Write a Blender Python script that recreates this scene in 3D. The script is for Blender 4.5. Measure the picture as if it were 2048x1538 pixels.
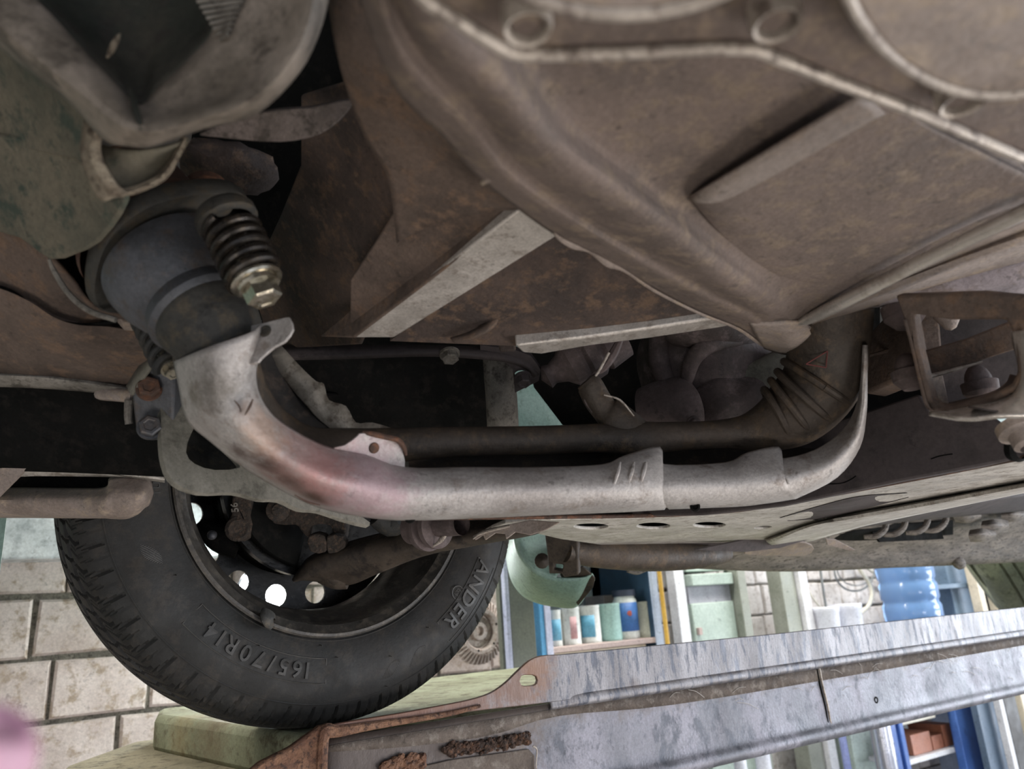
import bpy, bmesh, math, random
from mathutils import Vector, Matrix, geometry
from math import sin, cos, pi, radians
random.seed(7)
sc = bpy.context.scene
for o in list(bpy.data.objects): bpy.data.objects.remove(o)
# ------------------------------------------------------------------ camera
F, CX, CY = 1510.0, 1024.0, 769.0
def _cd(px, py): return Vector((px-CX, -(py-CY), -F)).normalized()
_up = _cd(680, -4250)
_xw = _cd(3450, 1056); _xw = (_xw - _up*_xw.dot(_up)).normalized()
_yw = _up.cross(_xw)
RM = Matrix((_xw, _yw, _up))              # world = RM @ camera space
C = Vector((0, 0, 1.55))
cam = bpy.data.cameras.new('camera'); camo = bpy.data.objects.new('camera', cam)
sc.collection.objects.link(camo); sc.camera = camo
camo.matrix_world = Matrix.Translation(C) @ RM.to_4x4()
cam.sensor_width = 36; cam.lens = F/2048*36; cam.clip_start = .01; cam.clip_end = 60
cam.dof.use_dof = True; cam.dof.focus_distance = .80; cam.dof.aperture_fstop = 8.5
# ------------------------------------------------------------------ light and exposure
sc.view_settings.view_transform = 'Standard'; sc.view_settings.look = 'None'
sc.view_settings.gamma = 1; sc.view_settings.use_curve_mapping = False
sc.view_settings.exposure = 0.45
w = bpy.data.worlds.new('world'); sc.world = w; w.use_nodes = True
wb = w.node_tree.nodes['Background']; wb.inputs[0].default_value = (.80, .87, 1, 1); wb.inputs[1].default_value = 0.9
def area(name, loc, target, sx, sy, power, col):
    l = bpy.data.lights.new(name, 'AREA'); l.shape = 'RECTANGLE'; l.size = sx; l.size_y = sy
    l.energy = power; l.color = col
    o = bpy.data.objects.new(name, l); sc.collection.objects.link(o)
    o.location = loc; o.rotation_euler = (Vector(target)-Vector(loc)).to_track_quat('-Z', 'Y').to_euler()
    return o
area('garage_door_daylight', (6.6, -0.6, 1.5), (0.6, .7, 1.55), 2.6, 2.4, 200, (.86, .92, 1))
area('tube_lamp_light', (2.6, 1.75, 3.2), (2.8, 2.6, 1.2), 4.0, .25, 95, (1, .97, .92))
area('tube_lamp_light', (-.9, 1.9, 3.1), (0.1, 2.2, 1.2), 1.6, .25, 26, (1, .95, .88))
area('underside_fill_light', (-.55, -.45, .45), (.2, .45, 1.8), .7, .4, 7, (1, .93, .87))  # added fill light from below to brighten the underbody
area('underside_fill_light', (1.3, -.5, .55), (.4, .35, 1.8), .8, .5, 10, (1, .93, .88))  # second added fill for the underside, no lamp stands here
area('side_fill_light', (2.6, -1.9, .75), (.5, .5, 1.75), 1.4, .5, 20, (1, .96, .95))  # added low side fill to bring out highlights, no window here
# ------------------------------------------------------------------ pixel rays to world points
def ray(px, py): return RM @ Vector(((px-CX)/F, -(py-CY)/F, -1))
def P(px, py, d): return C + ray(px, py)*d
def onY(px, py, Y): r = ray(px, py); return C + r*((Y-C.y)/r.y)
def onX(px, py, X): r = ray(px, py); return C + r*((X-C.x)/r.x)
def Zp(px, py, dz): r = ray(px, py); return C + r*(dz/r.z)
def V(p): return p.copy() if isinstance(p, Vector) else P(*p[:3])
def onPl(px, py, pl):
    o, n = pl; r = ray(px, py); return C + r*((o-C).dot(n)/r.dot(n))
def plane(a, b, c):
    a, b, c = V(a), V(b), V(c); n = (b-a).cross(c-a).normalized()
    if n.dot(a-C) < 0: n = -n
    return a, n                            # n points away from the camera
def PY(Y): return Vector((0, Y, 0)), Vector((0, 1, 0))
def PZ(dz): return Vector((0, 0, C.z+dz)), Vector((0, 0, 1 if dz > 0 else -1))
# ------------------------------------------------------------------ materials
def lin(h):
    if isinstance(h, str):
        c = [int(h[i:i+2], 16)/255 for i in (0, 2, 4)]
    else: c = h
    return tuple((x/12.92 if x <= .04045 else ((x+.055)/1.055)**2.4) for x in c) + (1,)
MATS = {}
def mat(name, c1, c2=None, c3=None, rough=.75, metal=0.0, scale=14, bump=.25, bscale=120, thr=(.40, .60), fine=(.51, .62), spots=(), emit=0, stretch=None, coat=0, trans=0, rvar=.15, dist=.004, spec=.5, grit=.22, band=()):
    m = bpy.data.materials.new(name); MATS[name] = m; m.use_nodes = True; nt = m.node_tree; N = nt.nodes; L = nt.links
    b = N['Principled BSDF']; b.inputs['Metallic'].default_value = metal; b.inputs['Roughness'].default_value = rough
    b.inputs['Specular IOR Level'].default_value = spec
    if coat: b.inputs['Coat Weight'].default_value = coat
    if trans: b.inputs['Transmission Weight'].default_value = trans
    col = lin(c1)
    b.inputs['Base Color'].default_value = col
    if emit:
        b.inputs['Emission Color'].default_value = col; b.inputs['Emission Strength'].default_value = emit
    if c2 is None and not bump: return m
    g = N.new('ShaderNodeNewGeometry'); vec = g.outputs['Position']
    if stretch:
        mp = N.new('ShaderNodeMapping'); mp.inputs['Scale'].default_value = stretch; L.new(vec, mp.inputs[0]); vec2 = mp.outputs[0]
    else: vec2 = vec
    def noise(s, det=6, r=.6, v=None):
        n = N.new('ShaderNodeTexNoise'); n.inputs['Scale'].default_value = s; n.inputs['Detail'].default_value = det; n.inputs['Roughness'].default_value = r
        L.new(v or vec2, n.inputs['Vector']); return n
    out = None
    if c2 is not None:
        n1 = noise(scale); rp = N.new('ShaderNodeValToRGB'); e = rp.color_ramp.elements
        e[0].position, e[1].position = thr; e[0].color = lin(c1); e[1].color = lin(c2); L.new(n1.outputs[0], rp.inputs[0]); out = rp.outputs[0]
    if c3 is not None:
        n2 = noise(scale*3.7, 8, .7); r2 = N.new('ShaderNodeMapRange'); r2.inputs[1].default_value, r2.inputs[2].default_value = fine
        L.new(n2.outputs[0], r2.inputs[0]); mx = N.new('ShaderNodeMix'); mx.data_type = 'RGBA'
        L.new(r2.outputs[0], mx.inputs[0]); L.new(out, mx.inputs[6]); mx.inputs[7].default_value = lin(c3); out = mx.outputs[2]
    if bump:                              # fine grit: paler and darker grains, small pits
        if out is None: rg = N.new('ShaderNodeRGB'); rg.outputs[0].default_value = col; out = rg.outputs[0]
        for s_, lo, hi, a_, b_ in ((bscale*2.3, .34, .66, 1-grit, 1+grit*.55), (bscale*.55, .60, .66, 1.0, 1-grit*1.6)):
            ng = noise(s_, 5, .75, vec); mg = N.new('ShaderNodeMapRange'); mg.inputs[1].default_value = lo; mg.inputs[2].default_value = hi; mg.inputs[3].default_value = a_; mg.inputs[4].default_value = b_
            L.new(ng.outputs[0], mg.inputs[0]); mm = N.new('ShaderNodeVectorMath'); mm.operation = 'SCALE'; L.new(out, mm.inputs[0]); L.new(mg.outputs[0], mm.inputs['Scale']); out = mm.outputs[0]
    for (zhi, zlo, sc_, amt) in band:     # dirt that gathered along a fold
        sp = N.new('ShaderNodeSeparateXYZ'); L.new(g.outputs['Position'], sp.inputs[0]); nn = noise(28, 8, .8, vec); ad = N.new('ShaderNodeMath'); ad.operation = 'MULTIPLY_ADD'
        L.new(nn.outputs[0], ad.inputs[0]); ad.inputs[1].default_value = .11; L.new(sp.outputs['Z'], ad.inputs[2]); mr = N.new('ShaderNodeMapRange')
        mr.inputs[1].default_value = zlo+.055; mr.inputs[2].default_value = zhi+.055; mr.inputs[4].default_value = amt; L.new(ad.outputs[0], mr.inputs[0])
        mx = N.new('ShaderNodeMix'); mx.data_type = 'RGBA'; L.new(mr.outputs[0], mx.inputs[0]); L.new(out, mx.inputs[6]); mx.inputs[7].default_value = lin(sc_); out = mx.outputs[2]
    for (cen, rad, sc_, amt) in spots:    # worn or burnt patches with a place of their own
        vd = N.new('ShaderNodeVectorMath'); vd.operation = 'DISTANCE'; L.new(vec, vd.inputs[0]); vd.inputs[1].default_value = V(cen)
        nn = noise(90, 5, .7, vec); ad = N.new('ShaderNodeMath'); ad.operation = 'MULTIPLY_ADD'; L.new(nn.outputs[0], ad.inputs[0]); ad.inputs[1].default_value = rad*1.5; L.new(vd.outputs['Value'], ad.inputs[2])
        mr = N.new('ShaderNodeMapRange'); mr.inputs[1].default_value = rad*1.9; mr.inputs[2].default_value = rad*1.1; mr.inputs[4].default_value = amt
        L.new(ad.outputs[0], mr.inputs[0]); mx = N.new('ShaderNodeMix'); mx.data_type = 'RGBA'; L.new(mr.outputs[0], mx.inputs[0]); L.new(out, mx.inputs[6]); mx.inputs[7].default_value = lin(sc_); out = mx.outputs[2]
    if out: L.new(out, b.inputs['Base Color'])
    if emit and out: L.new(out, b.inputs['Emission Color'])
    if bump:
        n3 = noise(bscale, 8, .65); bp = N.new('ShaderNodeBump'); bp.inputs['Strength'].default_value = bump; bp.inputs['Distance'].default_value = dist
        L.new(n3.outputs[0], bp.inputs['Height']); L.new(bp.outputs[0], b.inputs['Normal'])
        n4 = noise(scale*2, 4, .6); r4 = N.new('ShaderNodeMapRange'); r4.inputs[3].default_value = max(rough-rvar, .03); r4.inputs[4].default_value = min(rough+rvar, 1)
        r4.inputs[1].default_value = .3; r4.inputs[2].default_value = .7; L.new(n4.outputs[0], r4.inputs[0]); L.new(r4.outputs[0], b.inputs['Roughness'])
    return m
# ------------------------------------------------------------------ geometry: each maker returns (verts, faces) in world space
def spl(pts, k, closed=False):
    n = len(pts); out = []
    if n < 3 or k < 2: return list(pts)
    for i in range(n if closed else n-1):
        a = pts[(i-1) % n] if (closed or i > 0) else pts[0]*2-pts[1]
        b, c = pts[i], pts[(i+1) % n]
        d = pts[(i+2) % n] if (closed or i+2 < n) else pts[-1]*2-pts[-2]
        for j in range(k):
            t = j/k; out.append(.5*((2*b)+(c-a)*t+(2*a-5*b+4*c-d)*t*t+(3*b-a-3*c+d)*t*t*t))
    if not closed: out.append(pts[-1])
    return out
def px_spline(poly, k):
    pts = spl([Vector((x, y, 0)) for x, y in poly], k, True); return [(p.x, p.y) for p in pts]
def loft(rows, k=4, kr=None, closed=False):
    kr = kr or k
    rows = [spl([V(p) for p in r], k, closed) for r in rows]; nc = len(rows[0])
    cols = [spl([r[i] for r in rows], kr) for i in range(nc)]; nr = len(cols[0])
    vs = [cols[i][j] for j in range(nr) for i in range(nc)]; fs = []
    for j in range(nr-1):
        for i in range(nc if closed else nc-1):
            i2 = (i+1) % nc; fs.append((j*nc+i, j*nc+i2, (j+1)*nc+i2, (j+1)*nc+i))
    return vs, fs
def tube(path, k=6, n=16, cap=True, flat=1.0, rs=None):
    """path of (px,py,depth,radius) or (Vector,radius)"""
    pp = []
    for p in path:
        if isinstance(p[0], Vector): pp.append((p[0], p[1]))
        else: pp.append((P(*p[:3]), p[3]))
    pts = spl([p[0] for p in pp], k); rad = spl([Vector((p[1], 0, 0)) for p in pp], k); rad = [max(r.x, 1e-4) for r in rad]
    vs, fs = [], []; u = None
    for i, p in enumerate(pts):
        t = (pts[min(i+1, len(pts)-1)]-pts[max(i-1, 0)]).normalized()
        if u is None: u = t.orthogonal().normalized()
        u = (u-t*u.dot(t)).normalized(); v = t.cross(u)
        r = rad[i]
        for j in range(n):
            a = 2*pi*j/n; vs.append(p+(u*cos(a)+v*sin(a)*flat)*r)
        if i:
            b = (i-1)*n
            for j in range(n): fs.append((b+j, b+(j+1) % n, b+n+(j+1) % n, b+n+j))
    if cap: fs.append(tuple(range(n))[::-1]); fs.append(tuple(range(len(vs)-n, len(vs))))
    return vs, fs
def lathe(p0, axis, prof, n=32, sx=1.0, up=None, a0=0, a1=2*pi):
    p0 = V(p0); axis = axis.normalized(); u = (up-axis*up.dot(axis)).normalized() if up else axis.orthogonal().normalized(); v = axis.cross(u)
    vs, fs = [], []; full = abs(a1-a0-2*pi) < 1e-6; m = n if full else n+1
    for (s, r) in prof:
        for j in range(m):
            a = a0+(a1-a0)*j/n; vs.append(p0+axis*s+(u*cos(a)*sx+v*sin(a))*max(r, 1e-5))
    for i in range(len(prof)-1):
        for j in range(n):
            j2 = (j+1) % m; fs.append((i*m+j, i*m+j2, (i+1)*m+j2, (i+1)*m+j))
    return vs, fs
def plate(poly, pl, th, holes=(), k=0, hk=0, world=False):
    """outline (pixels on a plane, or world points) pushed away from the camera by its thickness; holes cut through"""
    o, n = pl
    def mk(q, kk):
        if world: return spl([Vector(p) for p in q], kk, True) if kk > 1 else [Vector(p) for p in q]
        if kk > 1: q = px_spline(q, kk)
        return [onPl(x, y, pl) for x, y in q]
    loops = [mk(poly, k)]+[mk(h, hk) for h in holes]
    bm = bmesh.new(); es = []
    for lp in loops:
        vv = [bm.verts.new(p) for p in lp]
        for i in range(len(vv)): es.append(bm.edges.new((vv[i], vv[(i+1) % len(vv)])))
    if len(loops) == 1: bm.faces.new(list(bm.verts))
    else: bmesh.ops.triangle_fill(bm, use_beauty=True, edges=es, normal=n)
    r = bmesh.ops.extrude_face_region(bm, geom=list(bm.faces))
    bmesh.ops.translate(bm, verts=[g for g in r['geom'] if isinstance(g, bmesh.types.BMVert)], vec=n*th)
    bmesh.ops.recalc_face_normals(bm, faces=bm.faces)
    bm.verts.index_update(); g = ([v.co.copy() for v in bm.verts], [tuple(v.index for v in f.verts) for f in bm.faces]); bm.free(); return g
def ell(cx, cy, rx, ry, n=20, rot=0):
    return [(cx+rx*cos(a)*cos(rot)-ry*sin(a)*sin(rot), cy+rx*cos(a)*sin(rot)+ry*sin(a)*cos(rot)) for a in [2*pi*i/n for i in range(n)]]
def box(a, b):
    x0, x1 = sorted((a[0], b[0])); y0, y1 = sorted((a[1], b[1])); z0, z1 = sorted((a[2], b[2]))
    vs = [Vector((x, y, z)) for z in (z0, z1) for y in (y0, y1) for x in (x0, x1)]
    return vs, [(0, 2, 3, 1), (4, 5, 7, 6), (0, 1, 5, 4), (2, 6, 7, 3), (0, 4, 6, 2), (1, 3, 7, 5)]
def blob(p, r, sx=1, sy=1, sz=1, rough=0.0, n=3, seed=1):
    bm = bmesh.new(); bmesh.ops.create_icosphere(bm, subdivisions=n, radius=1); p = V(p); rnd = random.Random(seed)
    ph = [rnd.uniform(0, 6) for _ in range(6)]
    for v in bm.verts:
        q = v.co.copy(); d = 1+rough*(sin(q.x*5+ph[0])*sin(q.y*6+ph[1])+.6*sin(q.z*9+ph[2])*sin(q.x*8+ph[3]))
        v.co = p+Vector((q.x*sx, q.y*sy, q.z*sz))*r*d
    g = ([v.co.copy() for v in bm.verts], [tuple(v.index for v in f.verts) for f in bm.faces]); bm.free(); return g
def hexbolt(p, axis, r, h, fl=1.3, flh=.25):
    p = V(p); axis = axis.normalized(); a = lathe(p, axis, [(0, 0), (0, r*fl), (h*flh, r*fl*.97), (h*flh, r*.9)], 28)
    b = lathe(p, axis, [(h*flh*.9, r), (h*.9, r), (h, r*.85), (h, r*.6), (h*.93, r*.5), (h*.93, 0)], 6)
    return join(a, b)
def helix(p0, p1, R, r, turns, n=26, m=10):
    p0, p1 = V(p0), V(p1); ax = (p1-p0); L = ax.length; ax.normalize(); u = ax.orthogonal().normalized(); v = ax.cross(u)
    N_ = int(turns*n); return tube([(p0+ax*(L*i/N_)+(u*cos(2*pi*i/n)+v*sin(2*pi*i/n))*R, r) for i in range(N_+1)], 1, m)
def join(*gs):
    vs, fs = [], []
    for g in gs:
        b = len(vs); vs += list(g[0]); fs += [tuple(i+b for i in f) for f in g[1]]
    return vs, fs
def offset(g, v): return [p+v for p in g[0]], g[1]
def glyphs(s, size, th):
    cu = bpy.data.curves.new('t', 'FONT'); cu.body = s; cu.size = size; cu.extrude = th; cu.offset = size*.012; cu.align_x = 'CENTER'; cu.resolution_u = 3
    o = bpy.data.objects.new('t', cu); sc.collection.objects.link(o); bpy.context.view_layer.update()
    me = o.to_mesh(); g = ([v.co.copy() for v in me.vertices], [tuple(p.vertices) for p in me.polygons]); o.to_mesh_clear()
    bpy.data.objects.remove(o); bpy.data.curves.remove(cu); return g
# ------------------------------------------------------------------ objects
ORG = {}
def link(o): sc.collection.objects.link(o); return o
def tag(o, label=None, cat=None, group=None, kind=None):
    if label: o['label'] = label
    if cat: o['category'] = cat
    if group: o['group'] = group
    if kind: o['kind'] = kind
    return o
def thing(name, loc, label, cat, group=None):
    o = link(bpy.data.objects.new(name, None)); o.location = loc; o.empty_display_size = .05; ORG[o.name] = Vector(loc); return tag(o, label, cat, group)
def obj(name, g, m, parent=None, smooth=True, ang=35, thick=0, bev=0, org=None, off=-1, label=None, sub=0):
    vs, fs = g
    if parent is not None: og = ORG[parent.name]
    elif org is not None: og = Vector(org)
    else: og = Vector(((min(v.x for v in vs)+max(v.x for v in vs))/2, (min(v.y for v in vs)+max(v.y for v in vs))/2, min(v.z for v in vs)))
    me = bpy.data.meshes.new(name); me.from_pydata([v-og for v in vs], [], fs)
    bm = bmesh.new(); bm.from_mesh(me); bmesh.ops.recalc_face_normals(bm, faces=bm.faces); bm.to_mesh(me); bm.free()
    me.materials.append(m if not isinstance(m, str) else MATS[m]); me.update()
    if smooth:
        for p in me.polygons: p.use_smooth = True
        try: me.set_sharp_from_angle(angle=radians(ang))
        except Exception: pass
    o = link(bpy.data.objects.new(name, me)); ORG[o.name] = og
    if parent is not None: o.parent = parent
    else: o.location = og
    if thick:
        s = o.modifiers.new('thickness', 'SOLIDIFY'); s.thickness = thick; s.offset = off
    if bev:
        b = o.modifiers.new('bevel', 'BEVEL'); b.width = bev; b.segments = 2; b.limit_method = 'ANGLE'; b.angle_limit = radians(40)
    if sub:
        s = o.modifiers.new('smooth', 'SUBSURF'); s.levels = sub; s.render_levels = sub
    if label: o['label'] = label
    return o
# ------------------------------------------------------------------ material set
PITS = [(Zp(x, y, .196), r, '1f1a18', .9) for x, y, r in ((1207, 267, .0016), (1100, 240, .0013), (1868, 362, .0018), (1706, 463, .0014), (1438, 238, .0013), (1542, 485, .0012), (1375, 458, .0011), (797, 128, .0012), (1745, 590, .0011), (1520, 300, .001))]
mat('mud', '61554e', '71635b', '7a6b5d', .85, 0, 16, .45, 160, spots=PITS)
mat('mud_lit', '73675f', '81766e', '7b6d62', .75, 0, 14, .3, 150)  # paler copy of mud: light on the step face put into colour
mat('lavender_dust', '8b8185', '9f9699', '80746f', .6, .15, 14, .3, 140)
mat('highlight_metal', 'cfc8bf', 'ddd7cf', 'b3aaa0', .28, .6, 10, .08, 200, grit=.08)  # brighter metal with the edge highlight put into its colour
mat('mud_light', '80736a', '948880', '9b8b7a', .7, .1, 14, .35, 160)
mat('mud_dark', '3a302b', '51433b', '5f4c3d', .85, 0, 18, .5, 140)
mat('mud_brown', '4c4038', '63544a', '6d5848', .85, 0, 14, .5, 130)
mat('olive', '4c4a3e', '686152', '3a4238', .8, 0, 12, .4, 110)
mat('dish', '6a6156', '94887c', '564e45', .6, .15, 12, .3, 100)
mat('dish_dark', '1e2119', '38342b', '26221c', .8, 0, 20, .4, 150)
mat('bare_edge', '948a80', 'b5aba0', '6f645c', .5, .4, 30, .2, 200)
mat('lit_bare_steel', 'b5aea6', 'c6bfb7', 'a1988f', .42, .45, 24, .15, 220, stretch=(1, 1, 1))  # carries the light on beam and flange; bare metal in scratches
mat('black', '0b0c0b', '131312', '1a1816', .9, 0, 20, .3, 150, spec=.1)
mat('black_rubber', '1b1c1c', '262624', '343029', .65, 0, 30, .25, 160)
mat('dark_cast', '2f2a25', '463c34', '5c4b3d', .85, 0, 60, 1.0, 260, dist=.006)
mat('gear_cast', '3d3532', '554947', '625654', .8, 0, 12, .35, 90)
mat('grey_cast', '6a655d', '858078', '4c4740', .75, .1, 25, .5, 160)
mat('pipe', '3a332c', '4b4138', '57493a', .62, .3, 14, .35, 120)
mat('joint', '4c4d50', '64656b', '57504c', .55, .45, 10, .2, 140)
mat('joint_dark', '363532', '43413c', '4b4439', .7, .3, 18, .3, 140)
mat('rust_joint', '433329', '573f33', '6d4a36', .85, .1, 18, .5, 120)
mat('spring', '1f1c1a', '2b2723', '3d352c', .3, .5, 30, .15, 200)
mat('zinc', 'b3ab98', 'd1cabb', '857a63', .22, .9, 20, .1, 160)
SH = [((440, 770, .455), .018, '4a443a', .75), ((400, 850, .46), .005, '3a332c', .5), ((560, 955, .47), .022, '4b3128', .85), ((640, 995, .49), .018, '4f3a30', .7), ((600, 975, .48), .012, '3a2a24', .7), ((500, 800, .455), .003, '201712', .95), ((480, 822, .455), .0022, '1b120e', .95),
      ((735, 965, .505), .04, 'a5828a', .6), ((620, 915, .485), .034, 'ae8a84', .65), ((540, 850, .46), .022, 'b3947f', .6), ((650, 940, .487), .018, 'a5706c', .5), ((470, 915, .468), .012, '4a342b', .8), ((520, 945, .466), .012, '3d2a23', .85), ((570, 980, .476), .012, '45312a', .85), ((625, 1000, .49), .010, '4a362d', .8), ((395, 790, .462), .010, '655c4e', .6), ((1507, 967, .61), .004, '3d2f2a', .9), ((430, 720, .465), .008, '5d564b', .6)]
mat('shield', '98928e', 'b3aeaa', '877d75', .5, .32, 11, .3, 170, spots=SH, fine=(.54, .66))
mat('shield_in', '1d1a17', '2c2622', '3d332b', .8, .1, 20, .3, 140)  # dark copy of shield: shade inside the trough put into colour
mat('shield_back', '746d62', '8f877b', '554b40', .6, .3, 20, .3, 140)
mat('splash', '68655a', '848076', '57544b', .7, .05, 8, .2, 120)
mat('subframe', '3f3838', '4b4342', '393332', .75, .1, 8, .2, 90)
mat('plate', 'b0aba3', 'c8c3bb', '968e84', .5, .25, 20, .25, 180, stretch=(1, 1, 1))
mat('arm', '393129', '4b4137', '2a241f', .7, .1, 14, .25, 110)
mat('rubber', '191917', '23211f', '2c2823', .72, 0, 14, .18, 220)
mat('rim', '3a3835', '4a4641', '5a544c', .45, .3, 20, .15, 150)
mat('rim_dark', '0b0b0b', '12120f', '1b1a17', .3, .2, 20, .1, 150)
mat('mint', '86a295', '9ab3a6', '708879', .45, 0, 10, .12, 90, fine=(.6, .68))
mat('sill', '6c645c', '8b8278', '4b443d', .8, 0, 26, .6, 200, stretch=(.5, 1, 2))
mat('grit_mud', '5f554e', '7d716b', '4a423b', .9, 0, 30, .9, 220, dist=.006)
mat('felt', '8a7b68', 'b3a58f', '5e5143', 1, 0, 60, 1.0, 320, dist=.006)
mat('red_paint', '5d2b28', bump=0)
mat('floorpan', '2b2622', '3b332d', '4b3d32', .9, 0, 10, .4, 80)
mat('skin', 'b98aa0', 'c498a8', 'ad7c93', .5, 0, 60, .15, 300)
# ------------------------------------------------------------------ the car: one thing, everything bolted to it a part
car = thing('car', (.323, .985, 1.434), 'mint green car seen from below with muddy underbody, exhaust and front wheel', 'car')
def part(name, g, m, parent=None, **k): return obj(name, g, m, parent or car, **k)
def P3(a, b, c): return plane(a, b, c)
UPV = Vector((0, 0, 1))
# body shell above and beyond
part('floor_pan', join(box((-1.6, -1.3, 2.12), (3.05, 1.06, 2.16))), 'floorpan')
arch = [(-1.6, 1.09, 1.62), (-.02, 1.09, 1.62), (-.02, 1.09, 1.80), (.06, 1.09, 1.98), (.2, 1.09, 2.07), (.42, 1.09, 2.07), (.6, 1.09, 1.97), (.70, 1.09, 1.80), (.72, 1.09, 1.66), (.9, 1.09, 1.62), (3.05, 1.09, 1.61), (3.05, 1.09, 2.25), (-1.6, 1.09, 2.25)]
part('fender', plate(arch, (Vector((0, 1.09, 0)), Vector((0, 1, 0))), .012, world=True), 'mint', label='mint green painted fender')
part('inner_fender', join(plate([(1015, 770), (1052, 770), (1085, 800), (1125, 860), (1128, 900), (1010, 900)], PY(1.02), .006)), 'mint', label='mint green inner fender panel')
# engine bay and wheel arch depths: their shade put in as near-black sheets
part('engine_bay_shade', plate([(540, 600), (1045, 600), (1040, 690), (985, 700), (985, 900), (520, 900), (480, 760)], P3((540, 700, .80), (1000, 700, .80), (760, 900, .82)), .03), 'black')
part('engine_bay_shade', plate([(1115, 600), (1760, 560), (1760, 900), (1250, 930), (1160, 860), (1125, 850), (1068, 775), (1050, 700)], P3((1200, 700, 1.0), (1700, 700, .95), (1300, 900, 1.02)), .03), 'black')
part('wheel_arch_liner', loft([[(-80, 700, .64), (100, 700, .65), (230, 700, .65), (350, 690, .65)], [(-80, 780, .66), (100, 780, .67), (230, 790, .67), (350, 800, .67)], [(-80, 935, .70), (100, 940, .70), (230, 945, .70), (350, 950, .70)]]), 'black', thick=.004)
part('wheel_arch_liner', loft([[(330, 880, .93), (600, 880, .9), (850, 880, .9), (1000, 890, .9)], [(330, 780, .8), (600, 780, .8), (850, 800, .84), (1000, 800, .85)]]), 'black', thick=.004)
# --- brown floor sheets behind the crossmember
part('floor_sheet', plate([(600, 190), (730, 150), (800, 350), (810, 480), (720, 690), (540, 700), (500, 560), (560, 430), (600, 330)], P3((640, 250, .52), (760, 330, .50), (660, 650, .64)), .004), 'mud_dark', bev=.002)
part('engine_bay_shade', plate([(430, -120), (760, -120), (760, 300), (640, 640), (440, 640), (380, 300)], P3((560, 0, .62), (720, 0, .60), (560, 600, .74)), .01), 'black')  # near-black sheet added to paint the shade of this gap
part('floor_sheet', loft([[(655, -60, .36), (700, -60, .35), (760, -60, .345), (830, -60, .34)], [(688, 130, .385), (730, 130, .375), (780, 130, .37), (860, 150, .37)],
    [(735, 270, .42), (790, 270, .41), (850, 270, .405), (980, 320, .40)], [(778, 350, .44), (850, 350, .435), (940, 350, .43), (1060, 385, .425)], [(795, 480, .49), (850, 450, .475), (960, 420, .455), (1085, 405, .45)]], 5), 'mud_brown', thick=.003)
part('floor_sheet', plate([(775, 348), (1005, 355), (1075, 400), (700, 675), (700, 560), (760, 470), (790, 420)], P3((780, 380, .47), (1050, 400, .455), (690, 660, .57)), .004), 'mud_brown', bev=.001)
# brace beam, the light on its face put into a paler colour
bp = P3((1075, 400, .445), (700, 672, .56), (790, 672, .565))
part('brace_beam', plate([(1066, 398), (1085, 402), (1118, 470), (788, 676), (702, 676)], bp, .02), 'lit_bare_steel', bev=.0015, label='brace beam face coloured pale as if lit')
part('brace_beam', plate([(1000, 368), (1070, 398), (706, 674), (640, 672), (820, 520)], P3((1066, 398, .446), (702, 674, .561), (760, 560, .545)), .003), 'mud_brown', bev=.001)
# lower dark sheet with its turned flange
lp = P3((1110, 470, .50), (800, 690, .60), (1500, 650, .60))
part('lower_sheet', plate([(1095, 440), (1240, 480), (1600, 650), (1440, 642), (1300, 660), (1035, 692), (780, 682)], lp, .004), 'mud_dark')
part('lower_flange', plate([(1030, 692), (1180, 674), (1300, 657), (1480, 628), (1520, 640), (1440, 656), (1300, 677), (1180, 692), (1083, 709), (1045, 706)], P3((1040, 700, .60), (1300, 668, .595), (1440, 660, .60)), .012), 'lit_bare_steel', bev=.002, label='pale lower flange edge')  # highlight along the flange edge put into its pale colour
part('lower_sheet_rib', loft([[(990, 616, .585), (975, 640, .58), (940, 662, .583), (900, 675, .59)], [(1000, 625, .58), (985, 650, .574), (948, 672, .577), (905, 684, .588)]], 5), 'mud_brown', thick=.003)
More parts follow.
